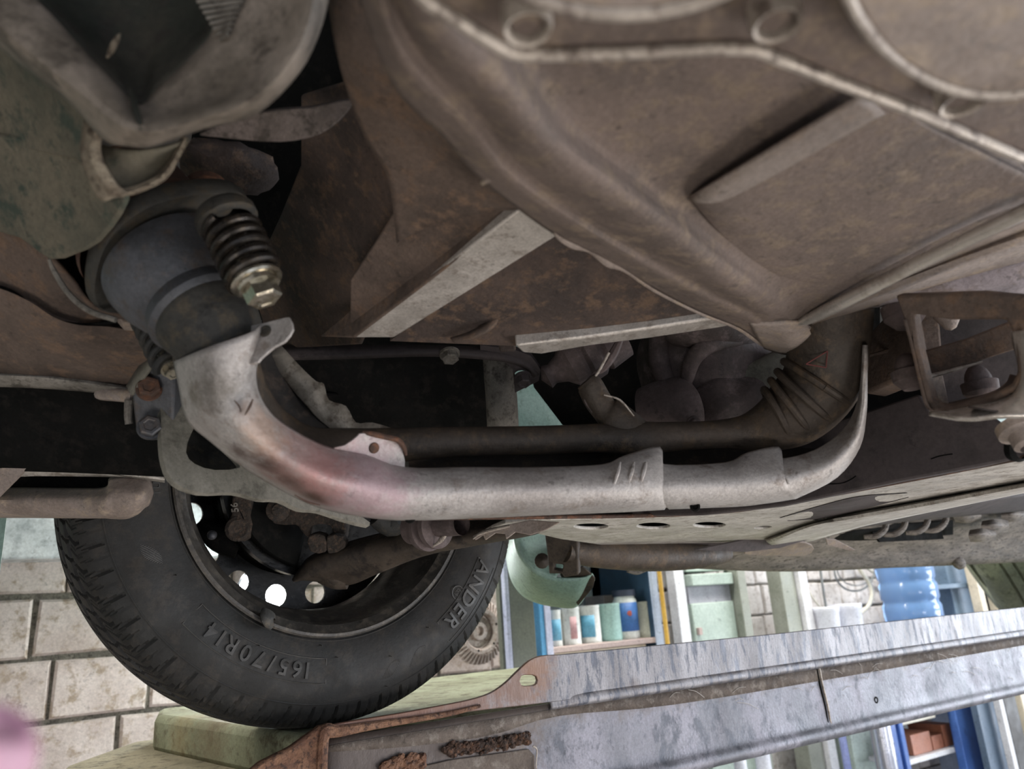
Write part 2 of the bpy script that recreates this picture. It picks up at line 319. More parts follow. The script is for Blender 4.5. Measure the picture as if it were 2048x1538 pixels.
# --- crossmember tray with ridge
Z = Zp
rows = [
 [Z(700, -90, .185), Z(745, -90, .175), Z(765, -90, .182), Z(800, -90, .172), Z(850, -90, .176), Z(910, -90, .192), Z(1000, -90, .195), Z(1060, -90, .195)],
 [Z(740, 60, .187), Z(775, 50, .178), Z(800, 40, .183), Z(835, 25, .174), Z(880, 5, .177), Z(930, -10, .193), Z(1000, -30, .195), Z(1090, -50, .195)],
 [Z(795, 185, .19), Z(835, 160, .181), Z(862, 135, .185), Z(900, 115, .176), Z(945, 85, .178), Z(1000, 60, .194), Z(1080, 40, .196), Z(1180, 0, .196)],
 [Z(885, 275, .192), Z(930, 250, .183), Z(955, 225, .187), Z(990, 195, .177), Z(1040, 180, .180), Z(1085, 165, .196), Z(1180, 110, .198), Z(1300, 20, .198)],
 [Z(969, 366, .195), Z(1010, 350, .184), Z(1032, 328, .188), Z(1070, 298, .178), Z(1118, 280, .180), Z(1165, 262, .197), Z(1290, 190, .199), Z(1430, 60, .199)],
 [Z(1112, 472, .199), Z(1135, 440, .187), Z(1155, 425, .190), Z(1195, 392, .180), Z(1245, 375, .182), Z(1290, 352, .198), Z(1450, 260, .200), Z(1650, 100, .200)],
 [Z(1215, 524, .200), Z(1235, 500, .189), Z(1255, 487, .191), Z(1290, 455, .181), Z(1335, 440, .183), Z(1380, 418, .198), Z(1550, 320, .2), Z(1800, 180, .2)],
 [Z(1310, 580, .202), Z(1330, 555, .191), Z(1348, 540, .192), Z(1375, 515, .183), Z(1415, 505, .185), Z(1460, 480, .198), Z(1650, 390, .2), Z(1930, 250, .2)],
 [Z(1400, 625, .203), Z(1415, 600, .192), Z(1430, 588, .193), Z(1455, 575, .185), Z(1490, 560, .187), Z(1540, 540, .198), Z(1730, 460, .2), Z(2030, 320, .2)],
 [Z(1475, 655, .203), Z(1490, 635, .193), Z(1503, 625, .193), Z(1520, 615, .188), Z(1550, 605, .190), Z(1600, 585, .197), Z(1790, 510, .198), Z(2090, 390, .198)],
 [Z(1525, 688, .206), Z(1530, 662, .196), Z(1535, 650, .196), Z(1550, 642, .194), Z(1575, 640, .195), Z(1612, 640, .197), Z(1820, 538, .197), Z(2120, 402, .197)]]
part('crossmember', loft(rows, 5), 'mud', thick=.003, off=1)
part('crossmember_lip', loft([[Z(1500, 640, .197), Z(1535, 640, .196), Z(1570, 638, .196), Z(1605, 640, .197), Z(1618, 650, .198)],
    [Z(1515, 668, .203), Z(1550, 670, .198), Z(1580, 672, .194), Z(1608, 672, .198), Z(1620, 675, .203)],
    [Z(1530, 691, .208), Z(1556, 700, .203), Z(1585, 705, .199), Z(1608, 706, .202), Z(1626, 693, .206)]], 5), 'mud_light', thick=.003)
part('crossmember_edge', tube([(Z(965, 366, .195), .0012), (Z(985, 352, .193), .0022), (Z(1012, 350, .192), .002), (Z(1040, 365, .194), .0014), (Z(1075, 398, .197), .0012), (Z(1105, 430, .198), .0014), (Z(1113, 468, .199), .0016), (Z(1145, 486, .2), .0032), (Z(1180, 500, .2), .0018), (Z(1215, 524, .2), .003), (Z(1250, 540, .2), .0016), (Z(1310, 581, .202), .0015), (Z(1400, 626, .203), .0015), (Z(1475, 656, .203), .0016), (Z(1525, 689, .206), .002), (Z(1575, 704, .204), .0028), (Z(1608, 705, .206), .003), (Z(1626, 690, .206), .002), (Z(1618, 655, .202), .0015)], 4, 8), 'mud_light')
part('stamped_step', loft([[Z(1380, 392, .199), Z(1410, 372, .194), Z(1520, 306, .1925), Z(1640, 234, .1925), Z(1720, 184, .1925), Z(1745, 170, .1925)], [Z(1395, 410, .2), Z(1440, 410, .195), Z(1560, 340, .193), Z(1680, 268, .193), Z(1760, 225, .193), Z(1840, 240, .1935)], [Z(1440, 470, .2), Z(1520, 470, .197), Z(1640, 400, .195), Z(1760, 340, .194), Z(1860, 300, .194), Z(1960, 300, .194)], [Z(1500, 540, .2005), Z(1580, 530, .199), Z(1700, 470, .197), Z(1840, 410, .195), Z(1960, 370, .195), Z(2080, 360, .195)], [Z(1570, 600, .2015), Z(1650, 590, .2005), Z(1770, 530, .1995), Z(1900, 460, .199), Z(2020, 410, .199), Z(2130, 390, .199)]], 5), 'mud', thick=.002)
part('stamped_step', loft([[Z(1384, 392, .1995), Z(1412, 372, .1940), Z(1520, 306, .1912), Z(1640, 234, .1905), Z(1722, 184, .1905)], [Z(1388, 396, .197), Z(1424, 384, .1920), Z(1534, 318, .1908), Z(1652, 246, .1908), Z(1742, 198, .1908)], [Z(1394, 402, .199), Z(1450, 400, .1955), Z(1566, 344, .1938), Z(1692, 274, .1938), Z(1778, 226, .1938)]], 4), 'mud_lit', thick=.002, label='strip of the pressed step, coloured paler as if lit')
part('rolled_edge', tube([(Z(1590, 648, .197), .002), (Z(1625, 634, .193), .0045), (Z(1700, 597, .190), .005), (Z(1850, 520, .189), .0045), (Z(2060, 418, .188), .0045), (Z(2110, 392, .188), .0045)], 5, 12), 'highlight_metal', label='rolled metal edge with its highlight put into the colour')
part('side_flange', loft([[Z(1618, 640, .2), Z(1760, 570, .2), Z(1900, 502, .2), Z(2100, 410, .2)], [Z(1625, 645, .205), Z(1760, 585, .203), Z(1900, 522, .203), Z(2100, 440, .203)], [Z(1628, 640, .202), Z(1770, 578, .198), Z(1900, 528, .198), Z(2100, 458, .198)], [Z(1640, 640, .208), Z(1780, 600, .208), Z(1900, 565, .208), Z(2100, 505, .208)]], 5), 'mud_light', thick=.002)
part('side_sheet', loft([[Z(1640, 634, .215), Z(1760, 580, .212), Z(1880, 545, .21), Z(2000, 525, .208), Z(2110, 505, .208)], [Z(1660, 625, .212), Z(1770, 598, .207), Z(1880, 582, .203), Z(2000, 575, .2), Z(2110, 570, .2)], [Z(1690, 612, .22), Z(1780, 606, .215), Z(1880, 602, .21), Z(2000, 625, .205), Z(2110, 660, .2)]], 5), 'lavender_dust', thick=.003)
# --- bolted cover plate at the top right
cpl = PZ(.165)
part('cover_plate', plate([(800, -90), (842, -10), (905, 35), (1005, 97), (1060, 108), (1240, 105), (1480, 96), (1560, 118), (1700, 172), (1830, 222), (2130, 350), (2130, -90)], cpl, .006), 'mud', bev=.002)
part('cover_edge', tube([(Z(x, y, .163), .0022) for x, y in [(800, -90), (842, -10), (905, 35), (1005, 97), (1060, 109), (1240, 106), (1480, 97), (1560, 119), (1700, 174), (1830, 224), (2130, 352)]], 4, 10), 'bare_edge', label='worn pale rim of the cover plate')
for (x, y, r) in ((1055, 50, 44), (1553, 42, 42), (1925, 200, 36)):
    q = Z(x, y, .158); rr = r*(q-C).length/F*.95
    cb = part('collar', lathe(q, UPV, [(.008, rr*1.12), (0, rr*1.12), (-.002, rr*1.02), (-.0015, rr*.86), (.002, rr*.8), (.008, rr*.78)], 32), 'bare_edge', label='pale collar around a bolt')
    part('bolt', lathe(q, UPV, [(.0005, 0), (.0005, rr*.70), (.002, rr*.78), (.008, rr*.8)], 24), 'mud', cb)
def Zr(px, py, dz, q): return (Z(px, py, dz)-q).length
def px_disc(name, cx, cy, r, dz, m, label, r_edge):
    o_ = part(name, plate([(x, y) for x, y in ell(cx, cy, r, r, 72) if y > -260], PZ(dz), .016), m, bev=.003, label=label)
    part('disc_rim', tube([(Z(x, y, dz), r_edge) for x, y in ell(cx, cy, r-3, r-3, 72) if y > -200 and (y > cy)], 2, 10), 'bare_edge', o_, label='bright worn rim')
px_disc('drum', 1245, -467, 497, .150, 'mud_light', 'round drum with a bright rim', .0022)
px_disc('pulley', 1990, -130, 322, .150, 'mud_light', None, .0018)
# --- left dish shaped housing
outer = [(-160, -30), (-60, 50), (40, 130), (137, 205), (205, 278), (255, 293), (310, 292), (410, 258), (513, 229), (600, 145), (645, 50), (668, -60), (670, -140)]
lip = [(-160, -80), (-60, 0), (60, 105), (160, 185), (225, 240), (262, 258), (315, 262), (410, 235), (500, 200), (575, 130), (618, 40), (632, -60), (635, -140)]
inn = [(-100, -120), (10, -45), (80, 20), (140, 85), (212, 160), (270, 215), (320, 222), (375, 205), (450, 180), (515, 115), (560, 30), (572, -70), (575, -140)]
mid = [(-92, -124), (20, -50), (90, 14), (150, 80), (218, 152), (268, 205), (290, 205), (310, 180), (345, 150), (385, 110), (425, 60), (440, -40), (440, -140)]
cen = [(220, -120), (230, -110), (240, -90), (250, -80), (260, -60), (280, -50), (300, -50), (310, -60), (320, -70), (330, -80), (340, -100), (340, -120), (340, -140)]
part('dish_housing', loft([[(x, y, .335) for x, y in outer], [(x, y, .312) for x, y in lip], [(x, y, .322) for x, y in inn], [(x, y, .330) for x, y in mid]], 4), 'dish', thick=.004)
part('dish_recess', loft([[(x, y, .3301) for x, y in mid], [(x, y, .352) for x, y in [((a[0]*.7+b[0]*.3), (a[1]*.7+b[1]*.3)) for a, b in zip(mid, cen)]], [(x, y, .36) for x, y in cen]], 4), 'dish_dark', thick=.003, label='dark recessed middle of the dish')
part('dish_seam', tube([(262, 180, .325, .001), (272, 222, .316, .0016), (284, 262, .313, .0012)], 4, 8), 'dish_dark')
for i in range(9):
    y = -8+i*11; x0 = 388+i*6.5; part('rib', tube([(x0, y, .3275, .0008), (496-i*5, y-12, .3235, .0009)], 2, 6), 'grey_cast', label='thin pale rib')
part('dirt_fleck', tube([(214, 116, .332, .0005), (224, 98, .330, .0014), (234, 78, .331, .0012), (240, 68, .333, .0004)], 3, 8), 'felt')
# torn felt ring
part('felt_strip', loft([[(172, 212, .365), (166, 250, .36), (160, 300, .358), (170, 345, .358), (200, 400, .36), (235, 395, .362), (290, 382, .366), (340, 350, .37), (378, 275, .38)],
   [(180, 235, .36), (184, 260, .355), (186, 290, .353), (190, 330, .353), (212, 372, .354), (240, 384, .358), (285, 372, .362), (330, 342, .366), (368, 278, .376)],
   [(190, 240, .37), (196, 268, .366), (198, 298, .364), (206, 335, .364), (225, 362, .366), (248, 372, .37), (285, 362, .375), (325, 335, .38), (362, 282, .39)]], 5), 'felt', thick=.0025)
part('felt_strip', tube([(240, 232, .35, .0008), (205, 255, .352, .0018), (190, 290, .352, .0024), (196, 330, .353, .003), (225, 375, .355, .0028), (250, 390, .358, .0018)], 5, 9), 'felt')
part('felt_cup', loft([[(196, 290, .37), (260, 300, .366), (330, 290, .37), (374, 275, .378)], [(206, 335, .365), (265, 345, .37), (325, 325, .378), (360, 290, .386)], [(240, 378, .366), (275, 376, .37), (318, 350, .378), (350, 300, .386)]], 4), 'olive', thick=.002)
part('cv_cover', plate([(400, 265), (520, 225), (620, 215), (700, 200), (690, 230), (640, 268), (560, 284), (440, 275)], P3((400, 265, .42), (690, 210, .43), (560, 280, .43)), .02, k=3), 'grit_mud', bev=.004)
# olive sheets on the left
part('side_panel', plate([(-80, 40), (30, 110), (140, 200), (175, 240), (165, 330), (150, 318), (-80, 270)], P3((0, 100, .42), (160, 230, .40), (0, 300, .46)), .004), 'olive', bev=.001)
part('side_panel', plate([(-80, 262), (150, 312), (205, 400), (252, 385), (238, 430), (195, 485), (150, 508), (98, 520), (40, 478), (-80, 425)], P3((0, 280, .45), (200, 330, .42), (60, 500, .48)), .004, k=2), 'olive', bev=.002)
part('tunnel_panel', loft([[(-80, 410, .50), (0, 440, .50), (60, 480, .50), (100, 515, .50), (140, 560, .51), (185, 615, .52), (290, 640, .54)], [(-80, 560, .54), (0, 575, .54), (60, 600, .54), (110, 630, .545), (160, 645, .55), (220, 650, .56), (300, 665, .57)],
   [(-80, 575, .53), (0, 590, .53), (60, 615, .53), (110, 645, .535), (160, 660, .54), (220, 665, .55), (300, 680, .56)], [(-80, 745, .60), (0, 748, .60), (60, 752, .60), (120, 758, .605), (180, 765, .61), (240, 775, .62), (320, 790, .63)]], 4), 'mud_brown', thick=.003)
part('tunnel_flange', loft([[(-80, 742, .60), (60, 748, .60), (150, 756, .605), (255, 772, .615)], [(-80, 752, .598), (60, 756, .598), (150, 766, .603), (255, 780, .613)], [(-80, 772, .61), (60, 776, .61), (150, 782, .615), (240, 790, .62)]], 4), 'grey_cast', thick=.003)
part('seam', tube([(-60, 560, .535, .0016), (20, 582, .535, .0016), (70, 620, .536, .0016), (110, 642, .54, .0016), (170, 650, .545, .0016), (240, 642, .55, .0016)], 5, 8), 'black')
part('panel_edge', tube([(98, 518, .485, .001), (110, 545, .49, .0018), (140, 590, .49, .002), (180, 622, .49, .002), (232, 640, .488, .0018)], 5, 8), 'grey_cast')
part('tunnel_gap_shade', plate([(105, 510), (240, 470), (260, 560), (230, 640), (180, 625)], P3((110, 515, .56), (240, 480, .56), (200, 620, .56)), .004), 'black')  # near-black sheet stands in for the shade of the notch
# --- exhaust pipe with its flexible joint
ex = part('exhaust_pipe', tube([(425, 665, .495, .0262), (445, 760, .50, .026), (505, 850, .53, .023), (600, 905, .555, .021), (720, 896, .58, .0155), (900, 884, .61, .0122), (1080, 880, .635, .0120), (1200, 876, .65, .0125), (1270, 878, .655, .0155), (1330, 874, .66, .0132), (1440, 868, .662, .0125), (1510, 862, .66, .0185), (1584, 828, .652, .0290), (1642, 764, .645, .0325), (1656, 690, .635, .0325), (1662, 600, .62, .0325), (1656, 500, .61, .031)], 7, 28), 'pipe')
A0, A1 = P(345, 535, .50), P(437, 672, .478); AX = (A1-A0).normalized(); AL = (A1-A0).length; rot_up = (P(520, 430, .5)-P(230, 610, .5))
part('joint_cone', lathe(A0+AX*.004, AX, [(-.006, .020), (-.006, .044), (.0, .0445), (.012, .0425), (.022, .0385), (.029, .0350), (.032, .0335), (.036, .0345), (.040, .0348), (.043, .033), (.046, .030)], 56), 'joint', ex)
part('pipe_collar', lathe(A0+AX*.044, AX, [(0, .028), (0, .0315), (.003, .0322), (.008, .032), (.012, .0305), (.018, .0295), (.025, .0275), (.032, .024), (.040, .020)], 48), 'joint_dark', ex)
# oval flange behind the cone with two ears
u = (rot_up-AX*rot_up.dot(AX)).normalized(); v = AX.cross(u)
def oval(cen, a, b, r2, s):
    pts = []
    for i in range(48):
        t = 2*pi*i/48; x, y = cos(t), sin(t); rr_ = b+(a-b)*abs(x)**5; pts.append(cen+AX*s+(u*x*rr_+v*y*b))
    return pts
fc = A0+u*.006-AX*.012
ov = [oval(fc, a, b, 0, s) for a, b, s in ((.052, .042, -.012), (.060, .047, -.010), (.062, .049, -.004), (.061, .0485, .003), (.059, .047, .005), (.052, .042, .004))]
n_ = 48; vs = [p for r in ov for p in r]; fs = [(i*n_+j, i*n_+(j+1) % n_, (i+1)*n_+(j+1) % n_, (i+1)*n_+j) for i in range(5) for j in range(n_)]+[tuple(range(n_)), tuple(range(5*n_, 6*n_))]
part('joint_flange', (vs, fs), 'joint_dark', ex)
part('manifold_end', lathe(A0-AX*.085, AX, [(0, .034), (.02, .042), (.045, .044), (.06, .050), (.066, .050)], 40), 'rust_joint', ex)
part('manifold_end', join(blob((330, 445, .555), .026, 1.3, 1, .7, .15, 3, 2), blob((290, 430, .56), .02, 1, 1, .8, .2, 3, 5), blob((460, 335, .58), .026, 1.4, 1, .6, .1, 3, 6)), 'mud_dark', ex)
s0, s1 = P(460, 452, .455), P(512, 560, .445)
part('bolt', join(lathe(P(412, 380, .545), Vector((0, -.5, -1)), [(0, .016), (.006, .016), (.008, .011), (.003, .010)], 28), hexbolt(P(412, 380, .545), Vector((0, -.5, -1)), .0075, .007)), 'rust_joint', ex)
sp = part('joint_spring', helix(s0, s1, .0150, .0028, 5.6), 'spring', ex, label='black coil spring of the near joint bolt')
sa = (s1-s0).normalized()
part('spring_seat', lathe(s0-sa*.012, sa, [(0, .006), (0, .016), (.004, .0185), (.009, .0185), (.011, .015)], 32), 'joint_dark', ex)
part('joint_bolt', join(tube([(s0, .0055), (s1, .0055)], 1, 12), lathe(s1-sa*.001, sa, [(0, .006), (0, .0148), (.002, .0155), (.0035, .0148), (.004, .010)], 36), hexbolt(s1+sa*.003, sa, .0105, .012, 1.2, .2)), 'zinc', ex, label='shiny zinc plated hex bolt')
ql = P(515, 580, .41)
g = glyphs('8.8', .005, .0002); bm_ = []
s2, s3 = P(297, 640, .545), P(343, 735, .52); sb = (s3-s2).normalized()
part('joint_spring', helix(s2, s3, .0098, .0028, 5.2), 'black_rubber', ex, label='dark coil spring of the far joint bolt')
part('joint_bolt', join(tube([(s2-sb*.02, .0045), (s3, .0045)], 1, 12), hexbolt(s3, sb, .006, .007)), 'zinc', ex)
part('spring_seat', plate([(228, 612), (268, 612), (290, 622), (282, 648), (245, 645), (232, 630)], P3((230, 612, .545), (280, 615, .55), (250, 645, .54)), .01), 'mud_light', ex, bev=.001)
# --- heat shield
st = [  # top edge, shoulder, crown, lower shoulder, bottom edge, inner rear, inner rear top
 [(517, 650, .462), (500, 664, .452), (440, 686, .444), (385, 708, .452), (352, 722, .470)],
 [(516, 700, .466), (490, 722, .454), (440, 745, .446), (395, 764, .455), (362, 772, .476)],
 [(508, 745, .472), (488, 775, .460), (448, 800, .452), (408, 825, .462), (378, 838, .484)],
 [(515, 790, .476), (508, 818, .463), (482, 848, .454), (446, 868, .466), (424, 880, .490)],
 [(545, 835, .484), (545, 862, .470), (527, 892, .460), (500, 915, .474), (482, 926, .498)],
 [(600, 872, .496), (600, 900, .482), (588, 932, .470), (568, 960, .484), (556, 972, .508)],
 [(660, 898, .508), (662, 925, .494), (660, 962, .482), (650, 998, .494), (642, 1012, .520)],
 [(730, 912, .524), (735, 930, .510), (740, 975, .498), (742, 1018, .508), (742, 1032, .534)],
 [(806, 938, .540), (808, 950, .526), (812, 985, .514), (816, 1024, .522), (818, 1037, .548)],
 [(940, 938, .560), (940, 950, .547), (942, 982, .536), (944, 1020, .544), (946, 1033, .570)],
 [(1080, 938, .580), (1080, 950, .567), (1082, 980, .556), (1084, 1014, .564), (1086, 1027, .590)],
 [(1205, 932, .598), (1205, 946, .585), (1207, 978, .574), (1210, 1010, .582), (1212, 1022, .608)],
 [(1250, 914, .606), (1250, 936, .590), (1252, 975, .580), (1256, 1008, .588), (1260, 1020, .614)],
 [(1318, 896, .618), (1318, 926, .602), (1320, 972, .590), (1324, 1004, .598), (1328, 1016, .624)],
 [(1326, 931, .612), (1328, 944, .602), (1330, 974, .591), (1334, 1003, .599), (1338, 1015, .625)],
 [(1450, 928, .622), (1452, 942, .610), (1456, 970, .600), (1462, 998, .608), (1470, 1010, .632)],
 [(1495, 908, .625), (1498, 932, .611), (1504, 966, .601), (1512, 994, .609), (1520, 1005, .633)],
 [(1556, 896, .628), (1558, 924, .614), (1562, 958, .602), (1572, 986, .610), (1580, 996, .632)],
 [(1560, 920, .622), (1566, 930, .614), (1574, 958, .604), (1590, 982, .610), (1600, 990, .630)],
 [(1630, 903, .622), (1640, 914, .612), (1652, 932, .603), (1664, 946, .608), (1672, 952, .622)],
 [(1688, 862, .622), (1696, 870, .612), (1705, 880, .604), (1713, 889, .608), (1716, 894, .622)],
 [(1716, 812, .622), (1720, 816, .612), (1724, 820, .604), (1728, 824, .608), (1729, 828, .622)],
 [(1725, 756, .618), (1726, 758, .608), (1728, 760, .602), (1730, 760, .606), (1731, 760, .620)],
 [(1728, 690, .610), (1729, 690, .602), (1730, 690, .598), (1731, 690, .602), (1732, 690, .612)]]
def shift(p, dy, dd, dx=0): return (p[0]+dx, p[1]+dy, p[2]+dd)
full = []
for r in st: full.append(r)
# crumpling of the sheet near the cut tabs
rr_ = random.Random(3)
hs = part('heat_shield', loft(full, 6, 4), 'shield', ex, thick=.0016, off=1, ang=50, label='pale heat shield wrapped round the pipe')
rear = []
for i, r in enumerate(st[8:20]):
    b = r[4]; x = b[0]; ty = 905 if x < 1150 else (903-(x-1150)*.08 if x < 1500 else 880-(x-1500)*.3)
    rear.append([b, (x, (b[1]+ty)/2+22, b[2]+.05), (x, ty+26, b[2]+.085), (x, ty, b[2]+.085)])
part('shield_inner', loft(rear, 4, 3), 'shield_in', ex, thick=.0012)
rear2 = []
for r, (tx, ty) in zip(st[1:9], [(560, 692), (590, 735), (620, 770), (650, 800), (690, 835), (735, 852), (790, 870), (830, 900)]):
    b = r[4]; rear2.append([(b[0], b[1], b[2]+.002), ((b[0]+tx)/2, (b[1]+ty)/2+30, b[2]+.06), (tx-40, ty+45, .57), (tx, ty, .575)])
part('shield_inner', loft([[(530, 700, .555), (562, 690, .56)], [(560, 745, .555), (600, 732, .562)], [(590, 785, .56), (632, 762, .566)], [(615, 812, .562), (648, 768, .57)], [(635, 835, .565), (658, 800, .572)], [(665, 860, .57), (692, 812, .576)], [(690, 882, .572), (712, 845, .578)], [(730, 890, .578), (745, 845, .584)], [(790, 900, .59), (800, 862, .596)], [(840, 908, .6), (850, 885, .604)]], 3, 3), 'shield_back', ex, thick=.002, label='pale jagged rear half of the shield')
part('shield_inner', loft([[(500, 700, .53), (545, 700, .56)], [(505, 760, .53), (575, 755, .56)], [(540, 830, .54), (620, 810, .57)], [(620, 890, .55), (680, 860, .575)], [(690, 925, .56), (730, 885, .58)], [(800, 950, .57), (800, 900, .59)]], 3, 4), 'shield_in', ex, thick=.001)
tb = part('shield_tab', plate([(352, 722), (360, 700), (400, 684), (440, 670), (480, 656), (530, 645), (572, 634), (580, 638), (586, 658), (570, 682), (548, 694), (522, 716), (505, 728), (440, 720)], P3((352, 718, .474), (580, 650, .460), (505, 722, .456)), .002, k=2), 'shield', ex, bev=.0005)
qb = onPl(531, 663, P3((352, 718, .474), (580, 650, .460), (505, 722, .456))); nb = P3((352, 718, .474), (580, 650, .460), (505, 722, .456))[1]
part('rivet', lathe(qb, -nb, [(-.0005, .0040), (.0010, .0038), (.0012, .0028), (.0004, .0024), (.0004, 0)], 20), 'joint_dark', tb)
t2 = part('shield_tab', plate([(662, 898), (690, 890), (715, 872), (728, 866), (798, 876), (806, 900), (810, 940), (780, 935), (740, 922), (700, 912)], P3((662, 900, .507), (728, 866, .520), (808, 938, .541)), .002, k=2), 'shield', ex, bev=.0005)
part('rivet', lathe(onPl(748, 896, P3((662, 900, .507), (728, 866, .520), (808, 938, .541))), -P3((662, 900, .507), (728, 866, .520), (808, 938, .541))[1], [(-.0005, .0042), (.001, .0036), (.0014, .002), (.0014, 0)], 18), 'rust_joint', t2)
part('shield_tab', tube([(725, 864, .521, .0011), (745, 868, .523, .002), (770, 874, .528, .0019), (795, 880, .533, .0021), (808, 895, .537, .0018), (812, 910, .54, .001)], 3, 8), 'rust_joint', ex)
for (x, y, d) in ((1507, 967, .613), (820, 1035, .549), (1390, 1013, .612)):
    part('shield_hole', lathe(P(x, y, d-.004), -ray(x, y+(60 if y > 1000 else 0)), [(-.001, .0042), (.0006, .0040), (.0012, .0026), (-.0003, .0020), (-.0003, 0)], 18), 'black' if y > 1000 else 'rust_joint', ex)
part('shield_seam', tube([(1528, 930, .6255, .0006), (1530, 955, .6195, .0006), (1522, 980, .6235, .0006), (1505, 1003, .634, .0006)], 4, 6), 'bare_edge', ex)
for cx_ in (1240, 1268, 1292, 1530, 1546):
    dd = .5565+(cx_-1080)*.000142
    part('crease', tube([(cx_, 925, dd+.008, .0010), (cx_-5, 945, dd+.0006, .0018), (cx_-12, 968, dd-.0022, .0012)], 4, 8), 'shield', ex)
for q_ in (((506, 798, .4535, .0004), (500, 812, .4525, .0012), (490, 830, .4515, .0005)), ((468, 800, .4495, .0004), (478, 812, .4495, .0008), (482, 824, .4495, .0004)), ((590, 990, .476, .0005), (615, 1004, .483, .0010), (640, 1010, .490, .0005))):
    part('tear', tube(list(q_), 3, 8, flat=.5), 'rust_joint', ex, label='small rusty tear')
# elbow corrugations
pth = [P(1634, 768, .645), P(1613, 796, .648), P(1588, 820, .652), P(1560, 839, .656), P(1530, 853, .659)]
for i, (x, y, d, R_) in enumerate(((1632, 764, .643, .0312), (1608, 791, .646, .0298), (1582, 812, .649, .0275), (1555, 829, .653, .0242))):
    dr = (pth[i+1]-pth[i]).normalized(); cc = P(x, y, d); uu = dr.orthogonal().normalized(); vv = dr.cross(uu)
    part('corrugation', tube([(cc+(uu*cos(t)+vv*sin(t))*R_, .0034) for t in [2*pi*k/40 for k in range(41)]], 1, 10, cap=False), 'pipe', ex)
for a_, b_ in (((1612, 728), (1655, 702)), ((1655, 702), (1652, 735)), ((1652, 735), (1612, 728))):
    part('paint_mark', tube([(a_[0], a_[1], .6055, .0005), (b_[0], b_[1], .6055, .0005)], 1, 6), 'red_paint', ex, label='faded red chalk mark')
# --- casing, bracket and splash guard behind the shield
sg = P3((330, 800, .60), (480, 940, .62), (700, 1040, .68))
part('splash_guard', plate([(345, 690), (420, 690), (520, 860), (620, 960), (740, 1045), (700, 1042), (640, 1022), (600, 1018), (560, 1000), (520, 998), (470, 985), (400, 985), (350, 965), (328, 925), (322, 860), (325, 760)], sg, .006, holes=[[(372, 905), (382, 868), (400, 842), (425, 850), (440, 885), (470, 915), (480, 935), (430, 940), (390, 928)]], k=3, hk=2), 'splash')
part('splash_guard', plate([(360, 830), (500, 830), (500, 950), (360, 950)], P3((330, 800, .63), (480, 940, .65), (700, 1040, .71)), .004), 'black_rubber')  # dark sheet added behind the oval hole to paint its shade
br = part('bracket', plate([(262, 770), (300, 715), (330, 700), (350, 712), (345, 880), (300, 882), (272, 868), (266, 820)], P3((262, 770, .59), (345, 720, .585), (300, 880, .60)), .03), 'joint', bev=.002)
part('bracket_flange', loft([[(252, 772, .60), (275, 735, .59), (300, 705, .585), (330, 690, .58)], [(262, 790, .585), (288, 752, .578), (312, 722, .572), (340, 700, .57)]], 4), 'splash', thick=.002)
for (x, y) in ((298, 778), (300, 856)):
    part('bolt', hexbolt(P(x, y, .588), -ray(x, y+500).normalized(), .0085, .009, 1.15), 'rust_joint' if y < 800 else 'joint', br)
part('lever', tube([(198, 785, .62, .004), (205, 787, .617, .006), (240, 790, .61, .006), (270, 793, .605, .006)], 3, 12, flat=.8), 'mud_light')
part('bracket_pin', tube([(258, 800, .60, .0035), (256, 830, .60, .003), (258, 848, .60, .003)], 3, 10), 'grey_cast')
# --- dark subframe flange, strut tube, ball joint
part('subframe_flange', loft([[(540, 690, .70), (700, 690, .70), (860, 690, .70), (1000, 696, .71), (1060, 712, .72), (1082, 742, .73)], [(540, 712, .69), (700, 708, .69), (860, 702, .69), (990, 712, .70), (1050, 728, .71), (1078, 750, .72)]], 4), 'subframe', thick=.006)
ear = P3((880, 700, .70), (1080, 745, .72), (1030, 780, .73))
part('subframe_flange', plate([(960, 690), (1030, 700), (1062, 712), (1082, 740), (1078, 762), (1030, 786), (1026, 740), (1010, 722), (960, 712)], ear, .008, holes=[ell(1043, 752, 15, 11, 16)]), 'subframe', bev=.002)
part('bolt', hexbolt((899, 707, .69), Vector((-.1, -.35, -.9)), .008, .008, 1.2), 'grey_cast'); part('bolt', hexbolt((1045, 753, .715), Vector((-.1, -.35, -.9)), .007, .010, 1.2), 'subframe')
part('tab_block', plate([(990, 665), (1030, 660), (1032, 702), (1000, 704)], P3((990, 665, .66), (1030, 660, .66), (1000, 704, .66)), .01), 'mud_dark', bev=.002)
part('strut_tube', tube([(994, 690, .76, .0150), (998, 740, .755, .0155), (1003, 800, .755, .0158), (1008, 900, .76, .0160)], 4, 28), 'grey_cast', label='tube with its sunlit look put into the pale colour')  # sunlight on the tube is put into its pale colour
ba = (P(1090, 760, .72)-P(1215, 690, .72)).normalized()
part('joint_boot', lathe(P(1225, 680, .72), ba, [(-.01, .022), (.012, .025), (.016, .022), (.020, .026), (.030, .027), (.034, .023), (.037, .0245), (.048, .0225), (.056, .014), (.066, .010), (.072, .012), (.078, 0)], 36), 'gear_cast')
sn = part('oxygen_sensor', tube([(1172, 762, .66, .0095), (1180, 772, .66, .0115), (1195, 800, .66, .012), (1210, 820, .66, .012), (1222, 830, .66, .0155), (1250, 860, .66, .018), (1290, 895, .665, .019)], 4, 20), 'pipe')
part('sensor_wire', tube([(1240, 680, .66, .003), (1225, 710, .66, .0042), (1205, 738, .66, .0032), (1185, 750, .66, .0014), (1172, 770, .66, .0016), (1170, 800, .655, .0013), (1185, 825, .655, .001)], 5, 8), 'gear_cast', sn)
part('sensor_wire', tube([(1218, 705, .655, .0012), (1196, 745, .655, .0012), (1180, 765, .655, .001)], 4, 8), 'bare_edge', sn)
